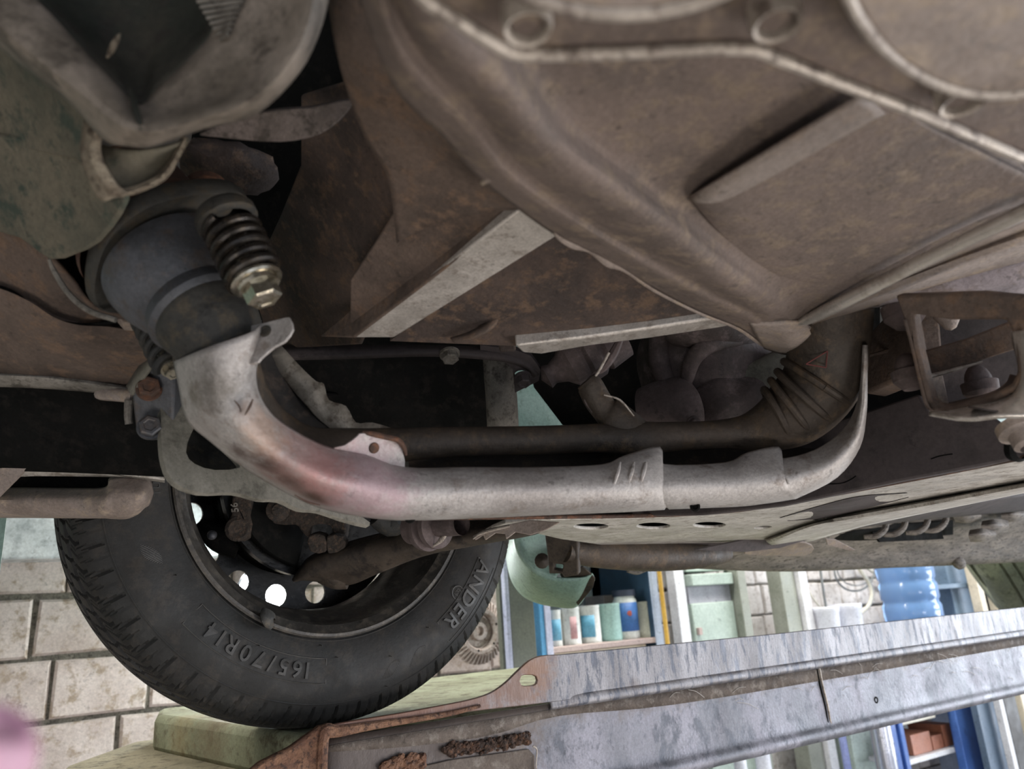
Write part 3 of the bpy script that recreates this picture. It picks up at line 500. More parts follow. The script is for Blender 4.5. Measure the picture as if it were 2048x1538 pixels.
part('sensor_clip', tube([(1208, 790, .645, .0006), (1240, 800, .645, .0009), (1268, 832, .645, .0005)], 4, 6), 'bare_edge', sn)
# gearbox
gb = part('gearbox', join(blob((1405, 730, .86), .075, 1, 1, 1, .03, 4, 3), blob((1470, 830, .82), .058, 1.1, .8, .9, .06, 4, 4), blob((1540, 790, .86), .06, 1.2, 1, .9, .05, 4, 8), tube([(1290, 830, .82, .030), (1330, 822, .81, .034), (1372, 815, .80, .034), (1385, 812, .80, .026)], 3, 28), tube([(1310, 820, .79, .002), (1330, 870, .79, .002)], 2, 6)), 'gear_cast', smooth=True)
part('gearbox_cover', plate([(1430, 760), (1520, 720), (1600, 705), (1600, 860), (1500, 862), (1440, 830)], P3((1440, 760, .80), (1600, 700, .78), (1500, 860, .80)), .03, k=2), 'splash', bev=.006)
part('gearbox_rib', join(tube([(1370, 780, .80, .006), (1385, 720, .785, .009), (1420, 690, .78, .009), (1480, 680, .79, .006)], 5, 12), tube([(1320, 670, .82, .012), (1322, 730, .81, .012), (1350, 790, .81, .008)], 5, 12), blob((1430, 660, .80), .045, 1.4, 1, .5)), 'gear_cast', gb)
part('gearbox_drain', hexbolt((1386, 846, .76), Vector((-.3, -.8, -.5)), .006, .006), 'gear_cast', gb)
# --- subframe crossbeam on the right: side face, bottom plate with holes
e0, e1 = Zp(2048, 915, .088), Zp(1300, 1032, .088)
sfp = plane(e0, e1, e1+UPV*.2)
part('subframe', plate([(1120, 1034), (1400, 1030), (1560, 1012), (1800, 962), (2120, 902), (2120, 868), (2048, 880), (1990, 836), (1860, 828), (1838, 788), (1728, 824), (1640, 850), (1500, 900), (1120, 960)], sfp, .012), 'subframe', bev=.002)
part('subframe_lip', tube([(Zp(800, 1037, .0885), .002), (Zp(1100, 1034, .0885), .002), (Zp(1300, 1031, .0885), .0022), (Zp(1480, 1020, .0885), .0022), (Zp(1700, 982, .0885), .0022), (Zp(2120, 900, .0885), .0022)], 4, 8), 'rust_joint')
bpz = PZ(.0875)
sp_ = part('subframe_plate', plate([(1010, 1046), (1080, 1040), (1300, 1037), (1480, 1024), (1700, 987), (2120, 906), (2120, 966), (1900, 1004), (1790, 1024), (1690, 1038), (1600, 1062), (1540, 1078), (1450, 1092), (1370, 1106), (1260, 1098), (1120, 1078), (1050, 1062), (960, 1070), (985, 1056)],
   bpz, .004, holes=[ell(1182, 1053, 34, 6), ell(1307, 1052, 33, 6.5), ell(1419, 1050, 32, 6), ell(1526, 1055, 17, 3, rot=-.08), ell(1640, 1038, 13, 3, rot=-.1)]), 'plate', bev=.001, label='pale scratched bottom plate with oval holes')
part('subframe', plate([(1010, 1046), (1080, 1030), (1480, 1010), (1700, 970), (2120, 890), (2120, 950), (1640, 1050), (1450, 1085), (1370, 1096), (1120, 1070)], PZ(.105), .003), 'black')  # added near-black sheet paints the shade seen through the oval holes
part('subframe_plate_rim', loft([[Zp(1530, 1080, .086), Zp(1600, 1058, .086), Zp(1700, 1030, .086), Zp(1800, 1012, .086), Zp(1950, 985, .086), Zp(2120, 955, .086)], [Zp(1540, 1086, .080), Zp(1620, 1056, .081), Zp(1710, 1036, .081), Zp(1800, 1020, .081), Zp(1950, 993, .081), Zp(2120, 962, .081)], [Zp(1560, 1100, .095), Zp(1640, 1075, .095), Zp(1720, 1052, .095), Zp(1800, 1034, .095), Zp(1950, 1003, .095), Zp(2120, 968, .095)]], 5), 'plate', sp_, thick=.002)
part('pressed_dimple', loft([[Zp(1560, 1036, .0868), Zp(1640, 1012, .0868), Zp(1720, 993, .0868), Zp(1815, 986, .0868)], [Zp(1570, 1038, .093), Zp(1650, 1020, .086), Zp(1725, 1002, .086), Zp(1812, 992, .093)], [Zp(1575, 1042, .0868), Zp(1650, 1036, .0868), Zp(1735, 1016, .0868), Zp(1818, 995, .0868)]], 4), 'subframe', sp_)
# cut-out and arms above the crossbeam
part('side_arm', plate([(1715, 690), (1790, 610), (1830, 600), (1836, 690), (1828, 745), (1728, 788)], P3((1720, 700, .68), (1830, 610, .60), (1728, 788, .66)), .02), 'mud_brown', bev=.003)
part('side_arm', tube([(1735, 712, .64, .0012), (1780, 700, .63, .0016), (1812, 685, .62, .0012)], 3, 6), 'mud_dark')
part('side_gap_shade', plate([(1700, 760), (1850, 730), (1900, 800), (1720, 860)], P3((1720, 780, .74), (1840, 740, .73), (1730, 830, .74)), .02), 'black')  # black plate paints the shade of an open void
fp = P3((1815, 620, .52), (2030, 640, .47), (1870, 825, .52))
fr = part('bracket_frame', plate([(1790, 590), (1960, 585), (2120, 600), (2120, 660), (2050, 655), (2048, 760), (2030, 782), (1990, 806), (1905, 828), (1870, 828), (1852, 812), (1838, 760), (1822, 690), (1808, 640)], fp, .012,
   holes=[[(1826, 628), (1900, 640), (2012, 640), (2030, 680), (2034, 745), (2022, 768), (1985, 788), (1905, 814), (1876, 814), (1862, 800), (1850, 755), (1834, 690)]]), 'mud_brown', bev=.002)
part('bracket_frame', loft([[(1806, 640, .521), (1820, 690, .523), (1836, 760, .522), (1852, 815, .521), (1880, 830, .519), (1905, 829, .516), (1990, 807, .502), (2034, 782, .49), (2052, 755, .484)], [(1838, 640, .60), (1850, 690, .60), (1864, 760, .60), (1876, 800, .60), (1890, 808, .60), (1905, 808, .60), (1980, 790, .58), (2015, 770, .56), (2026, 750, .55)]], 4), 'mud_brown', fr, thick=.002)
part('brace_strap', plate([(1838, 706), (1930, 680), (2030, 640), (2120, 620), (2120, 680), (2028, 700), (1960, 722), (1858, 752)], P3((1838, 706, .58), (2030, 650, .54), (1858, 752, .58)), .006), 'mud_brown', bev=.001)
part('brace_strap', tube([(1850, 752, .576, .0022), (1870, 750, .575, .0018), (1930, 733, .565, .0014), (1965, 722, .56, .001)], 4, 8), 'bare_edge', fr)
part('brace_tab', plate([(1846, 752), (1886, 748), (1900, 812), (1866, 816), (1852, 790)], P3((1846, 752, .59), (1886, 748, .59), (1866, 816, .59)), .004), 'mud_light', bev=.001)
part('bracket_back', plate([(1820, 600), (2120, 590), (2120, 830), (1860, 830)], P3((1830, 610, .68), (2100, 600, .64), (1870, 820, .68)), .01), 'subframe')
for (x, y, d, r) in ((1818, 742, .57, .013), (1958, 765, .60, .0135), (1805, 612, .58, .016)):
    part('bolt', join(blob((x, y, d), r, .9, .7, 1.1), lathe(P(x, y, d), Vector((0, 0, -1)), [(0, r), (r*.6, r*.95), (r*1.1, r*.5), (r*1.2, 0)], 20)), 'gear_cast')
part('bolt_tip', lathe(P(1893, 622, .58), Vector((0, .0, -1)), [(-.01, .010), (.004, .010), (.014, .004), (.016, 0)], 14), 'mud_light')
part('front_flange', loft([[(1858, 832, .515), (1910, 826, .508), (1990, 806, .495), (2030, 785, .488), (2046, 740, .482), (2036, 690, .478), (2030, 660, .475)], [(1890, 838, .500), (1930, 836, .492), (1992, 822, .482), (2040, 800, .474), (2062, 760, .468), (2062, 700, .464), (2062, 660, .462)], [(1912, 842, .490), (1950, 843, .482), (1995, 838, .474), (2060, 836, .466), (2120, 830, .46), (2120, 760, .455), (2120, 660, .45)]], 5), 'highlight_metal', thick=.003, label='bright lower flange')
part('flange_hole', lathe(P(1970, 819, .4845), ray(1970, 819).cross(Vector((1, 0, 0))).normalized()*-1, [(-.0006, .0095), (.0006, .0095), (.0006, 0)], 24), 'gear_cast')
part('bolt', join(lathe(P(2035, 850, .50), Vector((-.2, -.3, -.9)), [(0, .014), (.006, .014), (.008, .009), (.016, .009), (.018, .006)], 24)), 'mud_light'); part('bolt', lathe(P(2040, 880, .54), Vector((-.1, -.6, -.4)), [(0, .016), (.004, .0155), (.006, .012)], 24), 'black')
for pts in (((1640, 968), (1680, 967), (1700, 960), (1712, 952)), ((1862, 918), (1880, 912), (1905, 908))):
    part('crack', tube([(onPl(x, y, sfp)-sfp[1]*.0002, .0005) for x, y in pts], 3, 6), 'black', label='dark crack in the coating')
# --- sill and bumper underside
S = lambda x, y, Y: onY(x, y, Y)
rws = [[S(1150, 1084, .93), S(1250, 1102, .93), S(1360, 1108, .93), S(1470, 1094, .93), S(1570, 1074, .92), S(1680, 1046, .90), S(1780, 1026, .88), S(1900, 1002, .86), S(2140, 960, .82)],
       [S(1160, 1108, .98), S(1260, 1112, .98), S(1360, 1116, .98), S(1470, 1108, .98), S(1570, 1096, .97), S(1680, 1080, .96), S(1780, 1066, .95), S(1900, 1050, .94), S(2140, 1020, .92)],
       [S(1168, 1124, 1.02), S(1260, 1126, 1.02), S(1360, 1128, 1.02), S(1470, 1126, 1.02), S(1570, 1118, 1.02), S(1680, 1108, 1.02), S(1780, 1096, 1.02), S(1900, 1084, 1.01), S(2140, 1068, 1.0)],
       [S(1176, 1131, 1.05), S(1260, 1131, 1.05), S(1360, 1133, 1.05), S(1470, 1138, 1.05), S(1570, 1140, 1.05), S(1680, 1137, 1.05), S(1780, 1132, 1.05), S(1900, 1127, 1.05), S(2140, 1116, 1.05)],
       [S(1176, 1120, 1.085), S(1260, 1120, 1.085), S(1360, 1124, 1.085), S(1470, 1130, 1.085), S(1570, 1133, 1.085), S(1680, 1130, 1.085), S(1780, 1125, 1.085), S(1900, 1120, 1.085), S(2140, 1108, 1.085)]]
sl = part('sill', loft(rws, 6, 4), 'sill', thick=.003)
part('front_pipe', tube([(1130, 1100, 1.12, .018), (1200, 1108, 1.15, .021), (1300, 1112, 1.2, .024), (1400, 1110, 1.26, .022), (1450, 1108, 1.32, .015)], 5, 20), 'pipe')
part('drip_clip', loft([[S(1258, 1132, 1.04), S(1275, 1130, 1.04), S(1300, 1132, 1.04)], [S(1255, 1141, 1.03), S(1276, 1147, 1.03), S(1292, 1140, 1.03)]], 4), 'sill', sl, thick=.004)
part('drip_clip', blob(S(1918, 1126, 1.04), .020, 1.2, .6, .8, .05), 'sill', sl)
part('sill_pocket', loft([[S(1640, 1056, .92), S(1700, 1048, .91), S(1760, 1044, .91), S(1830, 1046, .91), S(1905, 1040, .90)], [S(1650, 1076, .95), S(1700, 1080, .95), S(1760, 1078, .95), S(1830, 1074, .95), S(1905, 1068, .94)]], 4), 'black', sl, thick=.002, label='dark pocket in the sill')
for i, (x, y) in enumerate(((1762, 1060), (1800, 1056), (1845, 1052), (1882, 1048))):
    part('louvre', tube([(S(x-34, y+14, .90), .004), (S(x-10, y+12, .885), .006), (S(x+6, y, .88), .006), (S(x+10, y-14, .885), .006), (S(x+6, y-24, .90), .004)], 5, 10), 'sill', sl, label='curled fin of the louvre')
part('louvre_slot', plate([(1745, 1064), (1880, 1052), (1888, 1078), (1760, 1084)], PY(.925), .004), 'black', sl)
part('torn_flap', plate([(1490, 1104), (1520, 1090), (1570, 1084), (1612, 1086), (1628, 1098), (1610, 1112), (1560, 1112), (1500, 1110)], P3(S(1490, 1104, .93), S(1620, 1090, .90), S(1600, 1112, .95)), .003, k=2), 'mud_light', sl, bev=.0006, label='loose pale flap of plastic')
part('torn_flap', plate([(1652, 1078), (1672, 1080), (1710, 1100), (1700, 1102), (1655, 1090)], P3(S(1652, 1078, .88), S(1672, 1080, .88), S(1706, 1101, .90)), .003), 'mud_light', sl, bev=.0006)
part('torn_flap', plate([(1355, 1086), (1400, 1078), (1440, 1082), (1500, 1084), (1470, 1100), (1420, 1106), (1380, 1104)], P3(S(1355, 1086, .90), S(1500, 1084, .90), S(1400, 1106, .93)), .003, k=2), 'subframe', sl, bev=.0006)
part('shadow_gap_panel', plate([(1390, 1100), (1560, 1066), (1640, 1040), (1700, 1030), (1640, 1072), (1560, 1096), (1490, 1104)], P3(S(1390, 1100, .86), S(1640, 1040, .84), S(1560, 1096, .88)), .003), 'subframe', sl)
part('bumper_rail', loft([[S(1640, 1052, .80), S(1760, 1032, .78), S(1900, 1008, .76), S(2140, 972, .74)], [S(1680, 1048, .80), S(1780, 1036, .80), S(1900, 1022, .80), S(2140, 996, .80)], [S(1640, 1064, .84), S(1780, 1044, .84), S(1900, 1032, .84), S(2140, 1012, .84)]], 4), 'subframe', sl, thick=.003)
for (x, y, r) in ((1935, 1032, .018), (1990, 1052, .022), (2030, 1030, .02), (1965, 1070, .012)):
    part('sill_lump', loft([[S(x-26, y-10, .9), S(x, y-14, .88), S(x+26, y-12, .9)], [S(x-28, y+2, .88), S(x, y, .865), S(x+28, y, .88)], [S(x-24, y+14, .92), S(x, y+14, .90), S(x+26, y+12, .92)]], 4), 'sill', sl)
# --- mint flap behind the wheel with its bracket
fl = part('fender_flap', loft([[(1012, 1040, 1.32), (1010, 1090, 1.32), (1014, 1130, 1.31), (1024, 1165, 1.30), (1045, 1192, 1.29), (1075, 1207, 1.28), (1110, 1214, 1.27), (1140, 1217, 1.26), (1156, 1212, 1.255), (1170, 1195, 1.25), (1190, 1160, 1.25)],
   [(1020, 1040, 1.27), (1018, 1090, 1.27), (1026, 1125, 1.26), (1045, 1158, 1.245), (1075, 1180, 1.235), (1105, 1190, 1.23), (1130, 1192, 1.225), (1150, 1190, 1.22), (1162, 1184, 1.22), (1174, 1172, 1.22), (1188, 1152, 1.22)],
   [(1028, 1040, 1.22), (1030, 1085, 1.215), (1044, 1118, 1.21), (1066, 1140, 1.2), (1090, 1152, 1.2), (1112, 1157, 1.2), (1136, 1158, 1.2), (1155, 1157, 1.2), (1168, 1156, 1.2), (1180, 1152, 1.2), (1186, 1148, 1.2)]], 5), 'mint', thick=.003, label='curved mint green fender flap')
part('fender_flap', loft([[(1030, 1040, 1.221), (1030, 1085, 1.216), (1044, 1118, 1.211), (1066, 1140, 1.201), (1090, 1152, 1.201), (1112, 1157, 1.201)], [(1070, 1040, 1.25), (1078, 1070, 1.25), (1084, 1095, 1.25), (1092, 1115, 1.24), (1102, 1130, 1.23), (1118, 1145, 1.22)], [(1112, 1040, 1.28), (1115, 1060, 1.28), (1118, 1080, 1.28), (1122, 1100, 1.27), (1126, 1118, 1.26), (1130, 1135, 1.25)]], 4), 'mint', fl, thick=.003)
fb = part('flap_bracket', plate([(1088, 1060), (1155, 1060), (1157, 1150), (1146, 1152), (1128, 1156), (1124, 1148), (1098, 1148), (1094, 1110)], P3((1095, 1060, 1.12), (1155, 1060, 1.10), (1100, 1150, 1.13)), .012, holes=[[(1108, 1128), (1126, 1130), (1124, 1142), (1107, 1140)]]), 'arm', bev=.002)
part('bolt', lathe(P(1084, 1122, 1.19), Vector((-.5, -.8, 0)), [(0, .012), (.006, .012), (.009, .007), (.012, 0)], 14), 'arm', fb)
part('torn_flap', plate([(1120, 1150), (1165, 1134), (1182, 1148), (1190, 1158), (1186, 1175), (1170, 1195), (1156, 1212), (1145, 1190), (1130, 1165)], P3((1120, 1150, 1.21), (1188, 1150, 1.20), (1156, 1212, 1.245)), .003), 'arm', fl, bev=.0005)
# --- control arm
part('control_arm', loft([
 [(588, 1150, .96), (620, 1112, .95), (680, 1088, .94), (760, 1066, .925), (850, 1048, .90), (950, 1040, .875), (1060, 1030, .84), (1085, 1030, .84)],
 [(584, 1160, .94), (622, 1124, .928), (682, 1104, .915), (760, 1088, .90), (850, 1072, .88), (950, 1060, .855), (1060, 1046, .82), (1085, 1044, .82)],
 [(590, 1164, .935), (640, 1146, .922), (690, 1134, .912), (760, 1118, .895), (850, 1094, .872), (950, 1080, .85), (1060, 1062, .815), (1085, 1056, .815)],
 [(600, 1160, .95), (650, 1166, .94), (700, 1170, .93), (760, 1146, .91), (850, 1112, .89), (950, 1092, .87), (1060, 1072, .835), (1085, 1062, .835)]], 6), 'arm', thick=.004)
part('control_arm', tube([(640, 1150, .95, .010), (670, 1152, .945, .016), (695, 1152, .945, .016)], 4, 20), 'arm')
ab = part('arm_bushing', lathe(P(858, 1054, .82), (P(900, 1050, .82)-P(840, 1056, .85)).normalized(), [(-.03, .008), (-.028, .017), (-.012, .018), (-.010, .024), (-.004, .026), (.0, .026), (.002, .019), (.006, .019), (.008, .024), (.014, .024), (.016, .012), (.05, .012)], 36), 'gear_cast')
part('arm_bushing', loft([[(886, 1038, .80), (884, 1060, .80), (876, 1080, .80), (862, 1094, .80)], [(900, 1040, .795), (897, 1060, .795), (886, 1082, .797), (864, 1096, .80)]], 4), 'bare_edge', ab, thick=.001, label='pale frayed bushing edge')
part('frayed_plate', plate([(945, 1072), (965, 1060), (1000, 1052), (1060, 1040), (1120, 1044), (1090, 1060), (1060, 1070), (1030, 1064), (1012, 1078), (1010, 1068), (990, 1066), (970, 1080), (966, 1070), (950, 1080)], P3((945, 1072, .775), (1060, 1040, .76), (1030, 1075, .76)), .003), 'mud_light', bev=.0006, label='bent frayed end of the bottom plate')
part('frayed_plate', tube([(946, 1078, .772, .0006), (960, 1068, .772, .0016), (985, 1060, .77, .0018), (1020, 1052, .765, .0014)], 4, 8), 'bare_edge')
part('splash_stub', tube([(755, 1030, .88, .014), (780, 1048, .885, .015), (800, 1040, .885, .015)], 3, 16), 'black_rubber'); part('brake_hose_end', lathe(P(793, 1040, .90), Vector((0, 0, -1)), [(0, .009), (.008, .008), (.014, .006), (.015, 0)], 16), 'mint')
# ------------------------------------------------------------------ front wheel
WC = Vector((.323, .900, 1.7275)); YAW = .087
WA = Vector((-sin(YAW), cos(YAW), 0)); W1 = Vector((cos(YAW), sin(YAW), 0)); W2 = UPV
def wp(off, r, a): return WC+WA*off+(W1*cos(a)+W2*sin(a))*r
wheel = obj('wheel', lathe(WC, WA, [(.118, .0), (.118, .032), (.150, .034), (.152, .030), (.152, 0)], 24), 'rim_dark', car)
KN = [(.030, .1800), (.018, .1835), (.0095, .190), (.003, .200), (-.002, .213), (-.005, .228), (-.0055, .240), (-.003, .253), (.002, .264), (.004, .267), (.007, .2735), (.0125, .281), (.019, .2862), (.026, .2890)]
def side_off(r):
    a = [(k[1], k[0]) for k in KN]
    for i in range(len(a)-1):
        if a[i][0] <= r <= a[i+1][0]: t = (r-a[i][0])/(a[i+1][0]-a[i][0]); return a[i][1]*(1-t)+a[i+1][1]*t
    return a[0][1] if r < a[0][0] else a[-1][1]
prof = list(KN)+[(.026+.002*i, .2893+.0042*(1-((i-26)/26)**2)) for i in range(1, 52)]+[(.156-k[0], k[1]) for k in KN[::-1]]
NT = 1080; vs, fs = [], []
for j in range(NT):
    a = 2*pi*j/NT
    for i, (o, r) in enumerate(prof):
        d = 0
        if i > 9 and o < .150:
            for g0 in (.047, .078, .109):
                if abs(o-g0) < .0042: d = .007
            ph = (j*60/NT + (.9*((o-.0)/.045)**2 if o < .045 else (.9*((.156-o)/.045)**2 if o > .111 else 0))) % 1
            edge = o < .045 or o > .111
            if edge:
                if ph < .10: d = max(d, .0042)
                elif .50 < ph < .56: d = max(d, .0028)
                elif .26 < ph < .30 and o > .016: d = max(d, .0018)
            else:
                ph = (j*90/NT+o*25) % 1
                if ph < .14: d = max(d, .0045)
        vs.append(wp(o, r-d, a))
m_ = len(prof)
for j in range(NT):
    for i in range(m_-1): fs.append((j*m_+i, ((j+1) % NT)*m_+i, ((j+1) % NT)*m_+i+1, j*m_+i+1))
tyre = obj('tyre', (vs, fs), 'rubber', wheel, ang=28)
# fine raised ring lines on the sidewall
for r_, t_ in ((.2645, .0009), (.1965, .0008)):
    n = 200; part('sidewall_ring', tube([(wp(side_off(r_)-.0002, r_, 2*pi*i/n), t_) for i in range(n+1)], 1, 6, cap=False), 'rubber', wheel)
mat('rubber_mark', '2e2d2a', '3a3733', rough=.5, scale=30, bump=.1)
def sidetext(s, size, rad, ang0, th=.0006, sp=1.0, m='rubber_mark', name='lettering', lab=None, flip=False):
    """letters standing on the sidewall, tops pointing outward, read clockwise from the hub side"""
    gs = []; wds = []
    for ch in s:
        if ch == ' ': wds.append(size*.35); gs.append(None); continue
        g = glyphs(ch, size, th); x = [v.x for v in g[0]]; wds.append(max(x)-min(x)+size*.13*sp); gs.append(g)
    tot = sum(wds); pos = -tot/2; out = []
    for g, wd in zip(gs, wds):
        c = pos+wd/2; pos += wd
        if g is None: continue
        vs = []
        for v in g[0]:
            rr = rad+v.y-size*.35; an = ang0-(c+v.x)/rad    # viewed from the hub side, clockwise
            vs.append(wp(side_off(rr)-.0001-v.z-th*.6, rr, an))
        out.append((vs, g[1]))
    return obj(name, join(*out), m, wheel, smooth=False, label=lab)
# seen from the camera W1 points right and W2 up, so clockwise is falling angle
def angpx(x, y, off=.0):
    r = ray(x, y); t = (WC+WA*off-C).dot(WA)/r.dot(WA); p = C+r*t-WC; return math.atan2(p.z, p.dot(W1)), math.hypot(p.z, p.dot(W1))
for txt, x, y, size, lab in (('165/70R14', 508, 1316, .0245, 'raised 165/70R14 on the sidewall'), ('ANDER', 936, 1192, .0285, 'raised letters ANDER on the sidewall')):
    a_, r_ = angpx(x, y); sidetext(txt, size, r_, a_, th=.0011, sp=1.7 if txt[0] == '1' else 1.2, lab=lab)
for txt, x, y, size in (('165/70R14 81T', 700, 1338, .0001),): pass
for txt, x, y, size in (('TUBELESS', 308, 975, .011), ('MAX. LOAD 462kg', 455, 1232, .0055), ('TREAD 2 PLIES', 400, 1190, .0048), ('E4', 912, 1186, .010), ('STEEL RADIAL', 345, 1080, .006), ('SIDEWALL', 320, 1100, .006), ('UTE', 316, 1030, .006)):
    if txt in ('MAX. LOAD 462kg', 'TREAD 2 PLIES', 'STEEL RADIAL', 'SIDEWALL', 'UTE', 'TUBELESS'): continue
    a_, r_ = angpx(x, y); sidetext(txt, size, r_, a_, th=.0003)
def frame_outline(a0, a1, r0, r1, t=.0006):
    pts = []
    for i in range(25): a = a0+(a1-a0)*i/24; pts.append((r1, a))
    for i in range(25): a = a1+(a0-a1)*i/24; pts.append((r0, a))
    pts.append(pts[0]); P_ = [(wp(side_off(r)-.0003, r, a), t) for r, a in pts]; return tube(P_, 1, 6)
a_, r_ = angpx(508, 1316); obj('outline', frame_outline(a_-.37, a_+.37, r_-.0140, r_+.0130), 'rubber_mark', wheel)
a2, r2 = angpx(938, 1195); obj('outline', frame_outline(a2-.25, a2+.22, r2-.0165, r2+.0150), 'rubber_mark', wheel)
# leaf shaped hatched marks
for (x, y, rot) in ((300, 1110, .9), (780, 1338, -.25), (832, 1312, -.25), (330, 1102, .9)):
    if (x, y) == (330, 1102): continue
    a_, r_ = angpx(x, y); gs = []
    for i in range(17):
        t = (i-8)/8; h = .0065*(1-t*t)+.0003; ca = a_-t*.058
        rr = r_+t*.006
        gs.append(tube([(wp(side_off(rr-h)-.0001, rr-h, ca), .0004), (wp(side_off(rr+h)-.0001, rr+h, ca), .0004)], 1, 5))
    obj('leaf_mark', join(*gs), 'rubber_mark', wheel)
for (x, y) in ((642, 1290), (670, 1314), (775, 1312), (850, 1255), (350, 1150), (590, 1060), (770, 1372), (515, 1290)):
    a_, r_ = angpx(x, y)
    if r_ < .2: continue
    obj('moulding_hair', tube([(wp(side_off(r_), r_, a_), .0007), (wp(side_off(r_)-.004, r_+.001, a_+.006), .0003)], 2, 6), 'rubber_mark', wheel)
# small raised lettering rows
for txt, x, y, size in (('TUBELESS', 310, 968, .010), ('REINFORCED', 340, 1070, .006), ('MAX LOAD', 322, 1088, .006), ('STEEL BELTED', 405, 1178, .0062), ('OUTSIDE PLIES', 470, 1240, .0062)):
    pass
a_, r_ = angpx(312, 972); sidetext('TUB', .011, r_, a_, th=.0004)
a_, r_ = angpx(912, 1186); obj('approval_mark', join(tube([(wp(side_off(r_)-.0004, r_+.009*cos(t), a_+.009*sin(t)/r_), .0007) for t in [2*pi*i/24 for i in range(25)]], 1, 6)), 'rubber_mark', wheel); sidetext('e', .010, r_, a_, th=.0003)
# steel rim
rim = obj('rim', join(lathe(WC, WA, [(.008, .1935), (.0045, .1935), (.003, .1915), (.003, .1885), (.006, .186), (.012, .1785), (.030, .1745), (.040, .168), (.060, .160), (.075, .158), (.105, .160), (.122, .165), (.130, .170), (.146, .176), (.150, .190)], 120)), 'rim', wheel, thick=.003, label='steel wheel rim with round holes')
hc = WC+WA*.142
def on(off, r, a): return wp(off, r, a)
holes = [[on(.142, .1375+.0135*cos(t), 0) for t in ()] for _ in ()]
hl = []
for k in range(16):
    a = radians(-54.7-22.5*k+.6); c_ = on(.142, .1385, a); er = (W1*cos(a)+W2*sin(a)); et = (-W1*sin(a)+W2*cos(a))
    hl.append([c_+(er*cos(t)+et*sin(t))*.0145 for t in [2*pi*i/20 for i in range(20)]])
disc = obj('rim_disc', plate([on(.142, .170, 2*pi*i/96) for i in range(96)], (hc, WA), .004, holes=hl, world=True), 'rim_dark', wheel)
obj('rim_disc', lathe(WC, WA, [(.143, .112), (.128, .100), (.122, .080), (.126, .055), (.126, 0)], 64), 'rim_dark', wheel, thick=.003)
a_, r_ = angpx(532, 1240, .004)
bw = obj('balance_weight', tube([(wp(.000, .1935, a_+.045), .004), (wp(-.002, .1885, a_+.0), .0105), (wp(.003, .180, a_-.01), .010)], 3, 14, flat=.40), 'joint_dark', wheel, label='grey clip-on balance weight')
# brake
disk = part('brake_disc', lathe(WC+WA*.075, WA, [(.0, .02), (0, .118), (.012, .118), (.012, .02)], 64), 'rim_dark')
part('brake_backplate', lathe(WC+WA*.055, WA, [(.006, .03), (0, .10), (.004, .108), (.012, .110)], 64, a0=radians(150), a1=radians(330)), 'black', thick=.002)
def cb_(x0, y0, x1, y1, d, m='dark_cast', dz=.02, k=2, ps=None):
    ps = ps or [(x0, y0), (x1, y0), (x1, y1), (x0, y1)]; return plate(ps, P3((x0, y0, d), (x1, y0, d), (x0, y1, d)), dz, k=k)
cal = part('brake_caliper', join(cb_(0, 0, 1, 1, .915, ps=[(465, 990), (500, 990), (500, 1030), (505, 1050), (498, 1078), (478, 1084), (458, 1074), (452, 1050), (462, 1030)])), 'dark_cast', bev=.003)
part('brake_caliper', cb_(0, 0, 1, 1, .93, ps=[(540, 1010), (600, 1010), (660, 1020), (690, 1030), (690, 1080), (664, 1082), (662, 1052), (622, 1052), (618, 1078), (600, 1060), (590, 1050), (546, 1048)]), 'dark_cast', cal, bev=.003)
part('brake_caliper', join(cb_(0, 0, 1, 1, .915, ps=[(616, 1072), (648, 1072), (652, 1104), (620, 1104)], k=2)), 'dark_cast', cal, bev=.002)
part('brake_caliper', join(cb_(0, 0, 1, 1, .915, ps=[(654, 1072), (684, 1074), (690, 1096), (656, 1108)], k=2)), 'dark_cast', cal, bev=.002)
part('caliper_pin', lathe(P(556, 1020, .915), -ray(556, 1020).normalized(), [(-.01, .014), (.002, .014), (.004, .008), (.010, .007), (.011, 0)], 20), 'dark_cast', cal)
part('caliper_pin', lathe(P(476, 1058, .915), -ray(476, 1058).normalized(), [(-.01, .015), (.003, .015), (.006, .011), (.004, .007), (.004, 0)], 20), 'dark_cast', cal)
part('bleed_nipple', blob((424, 1070, .93), .006, 1, 1, 1), 'joint', cal); part('steering_knuckle', tube([(400, 1050, .95, .010), (440, 1075, .955, .018), (480, 1090, .96, .018)], 4, 14), 'black', cal)
gt = glyphs('56', .012, .0006); pq = P(476, 1014, .9135); rx_ = RM @ Vector((-.15, 1, 0)); ry_ = RM @ Vector((-1, -.15, 0)); rn = RM @ Vector((0, 0, 1))
part('casting_mark', ([pq+rx_*v.x+ry_*v.y+rn*v.z for v in gt[0]], gt[1]), 'grey_cast', cal, smooth=False, label='raised 56 in the casting')
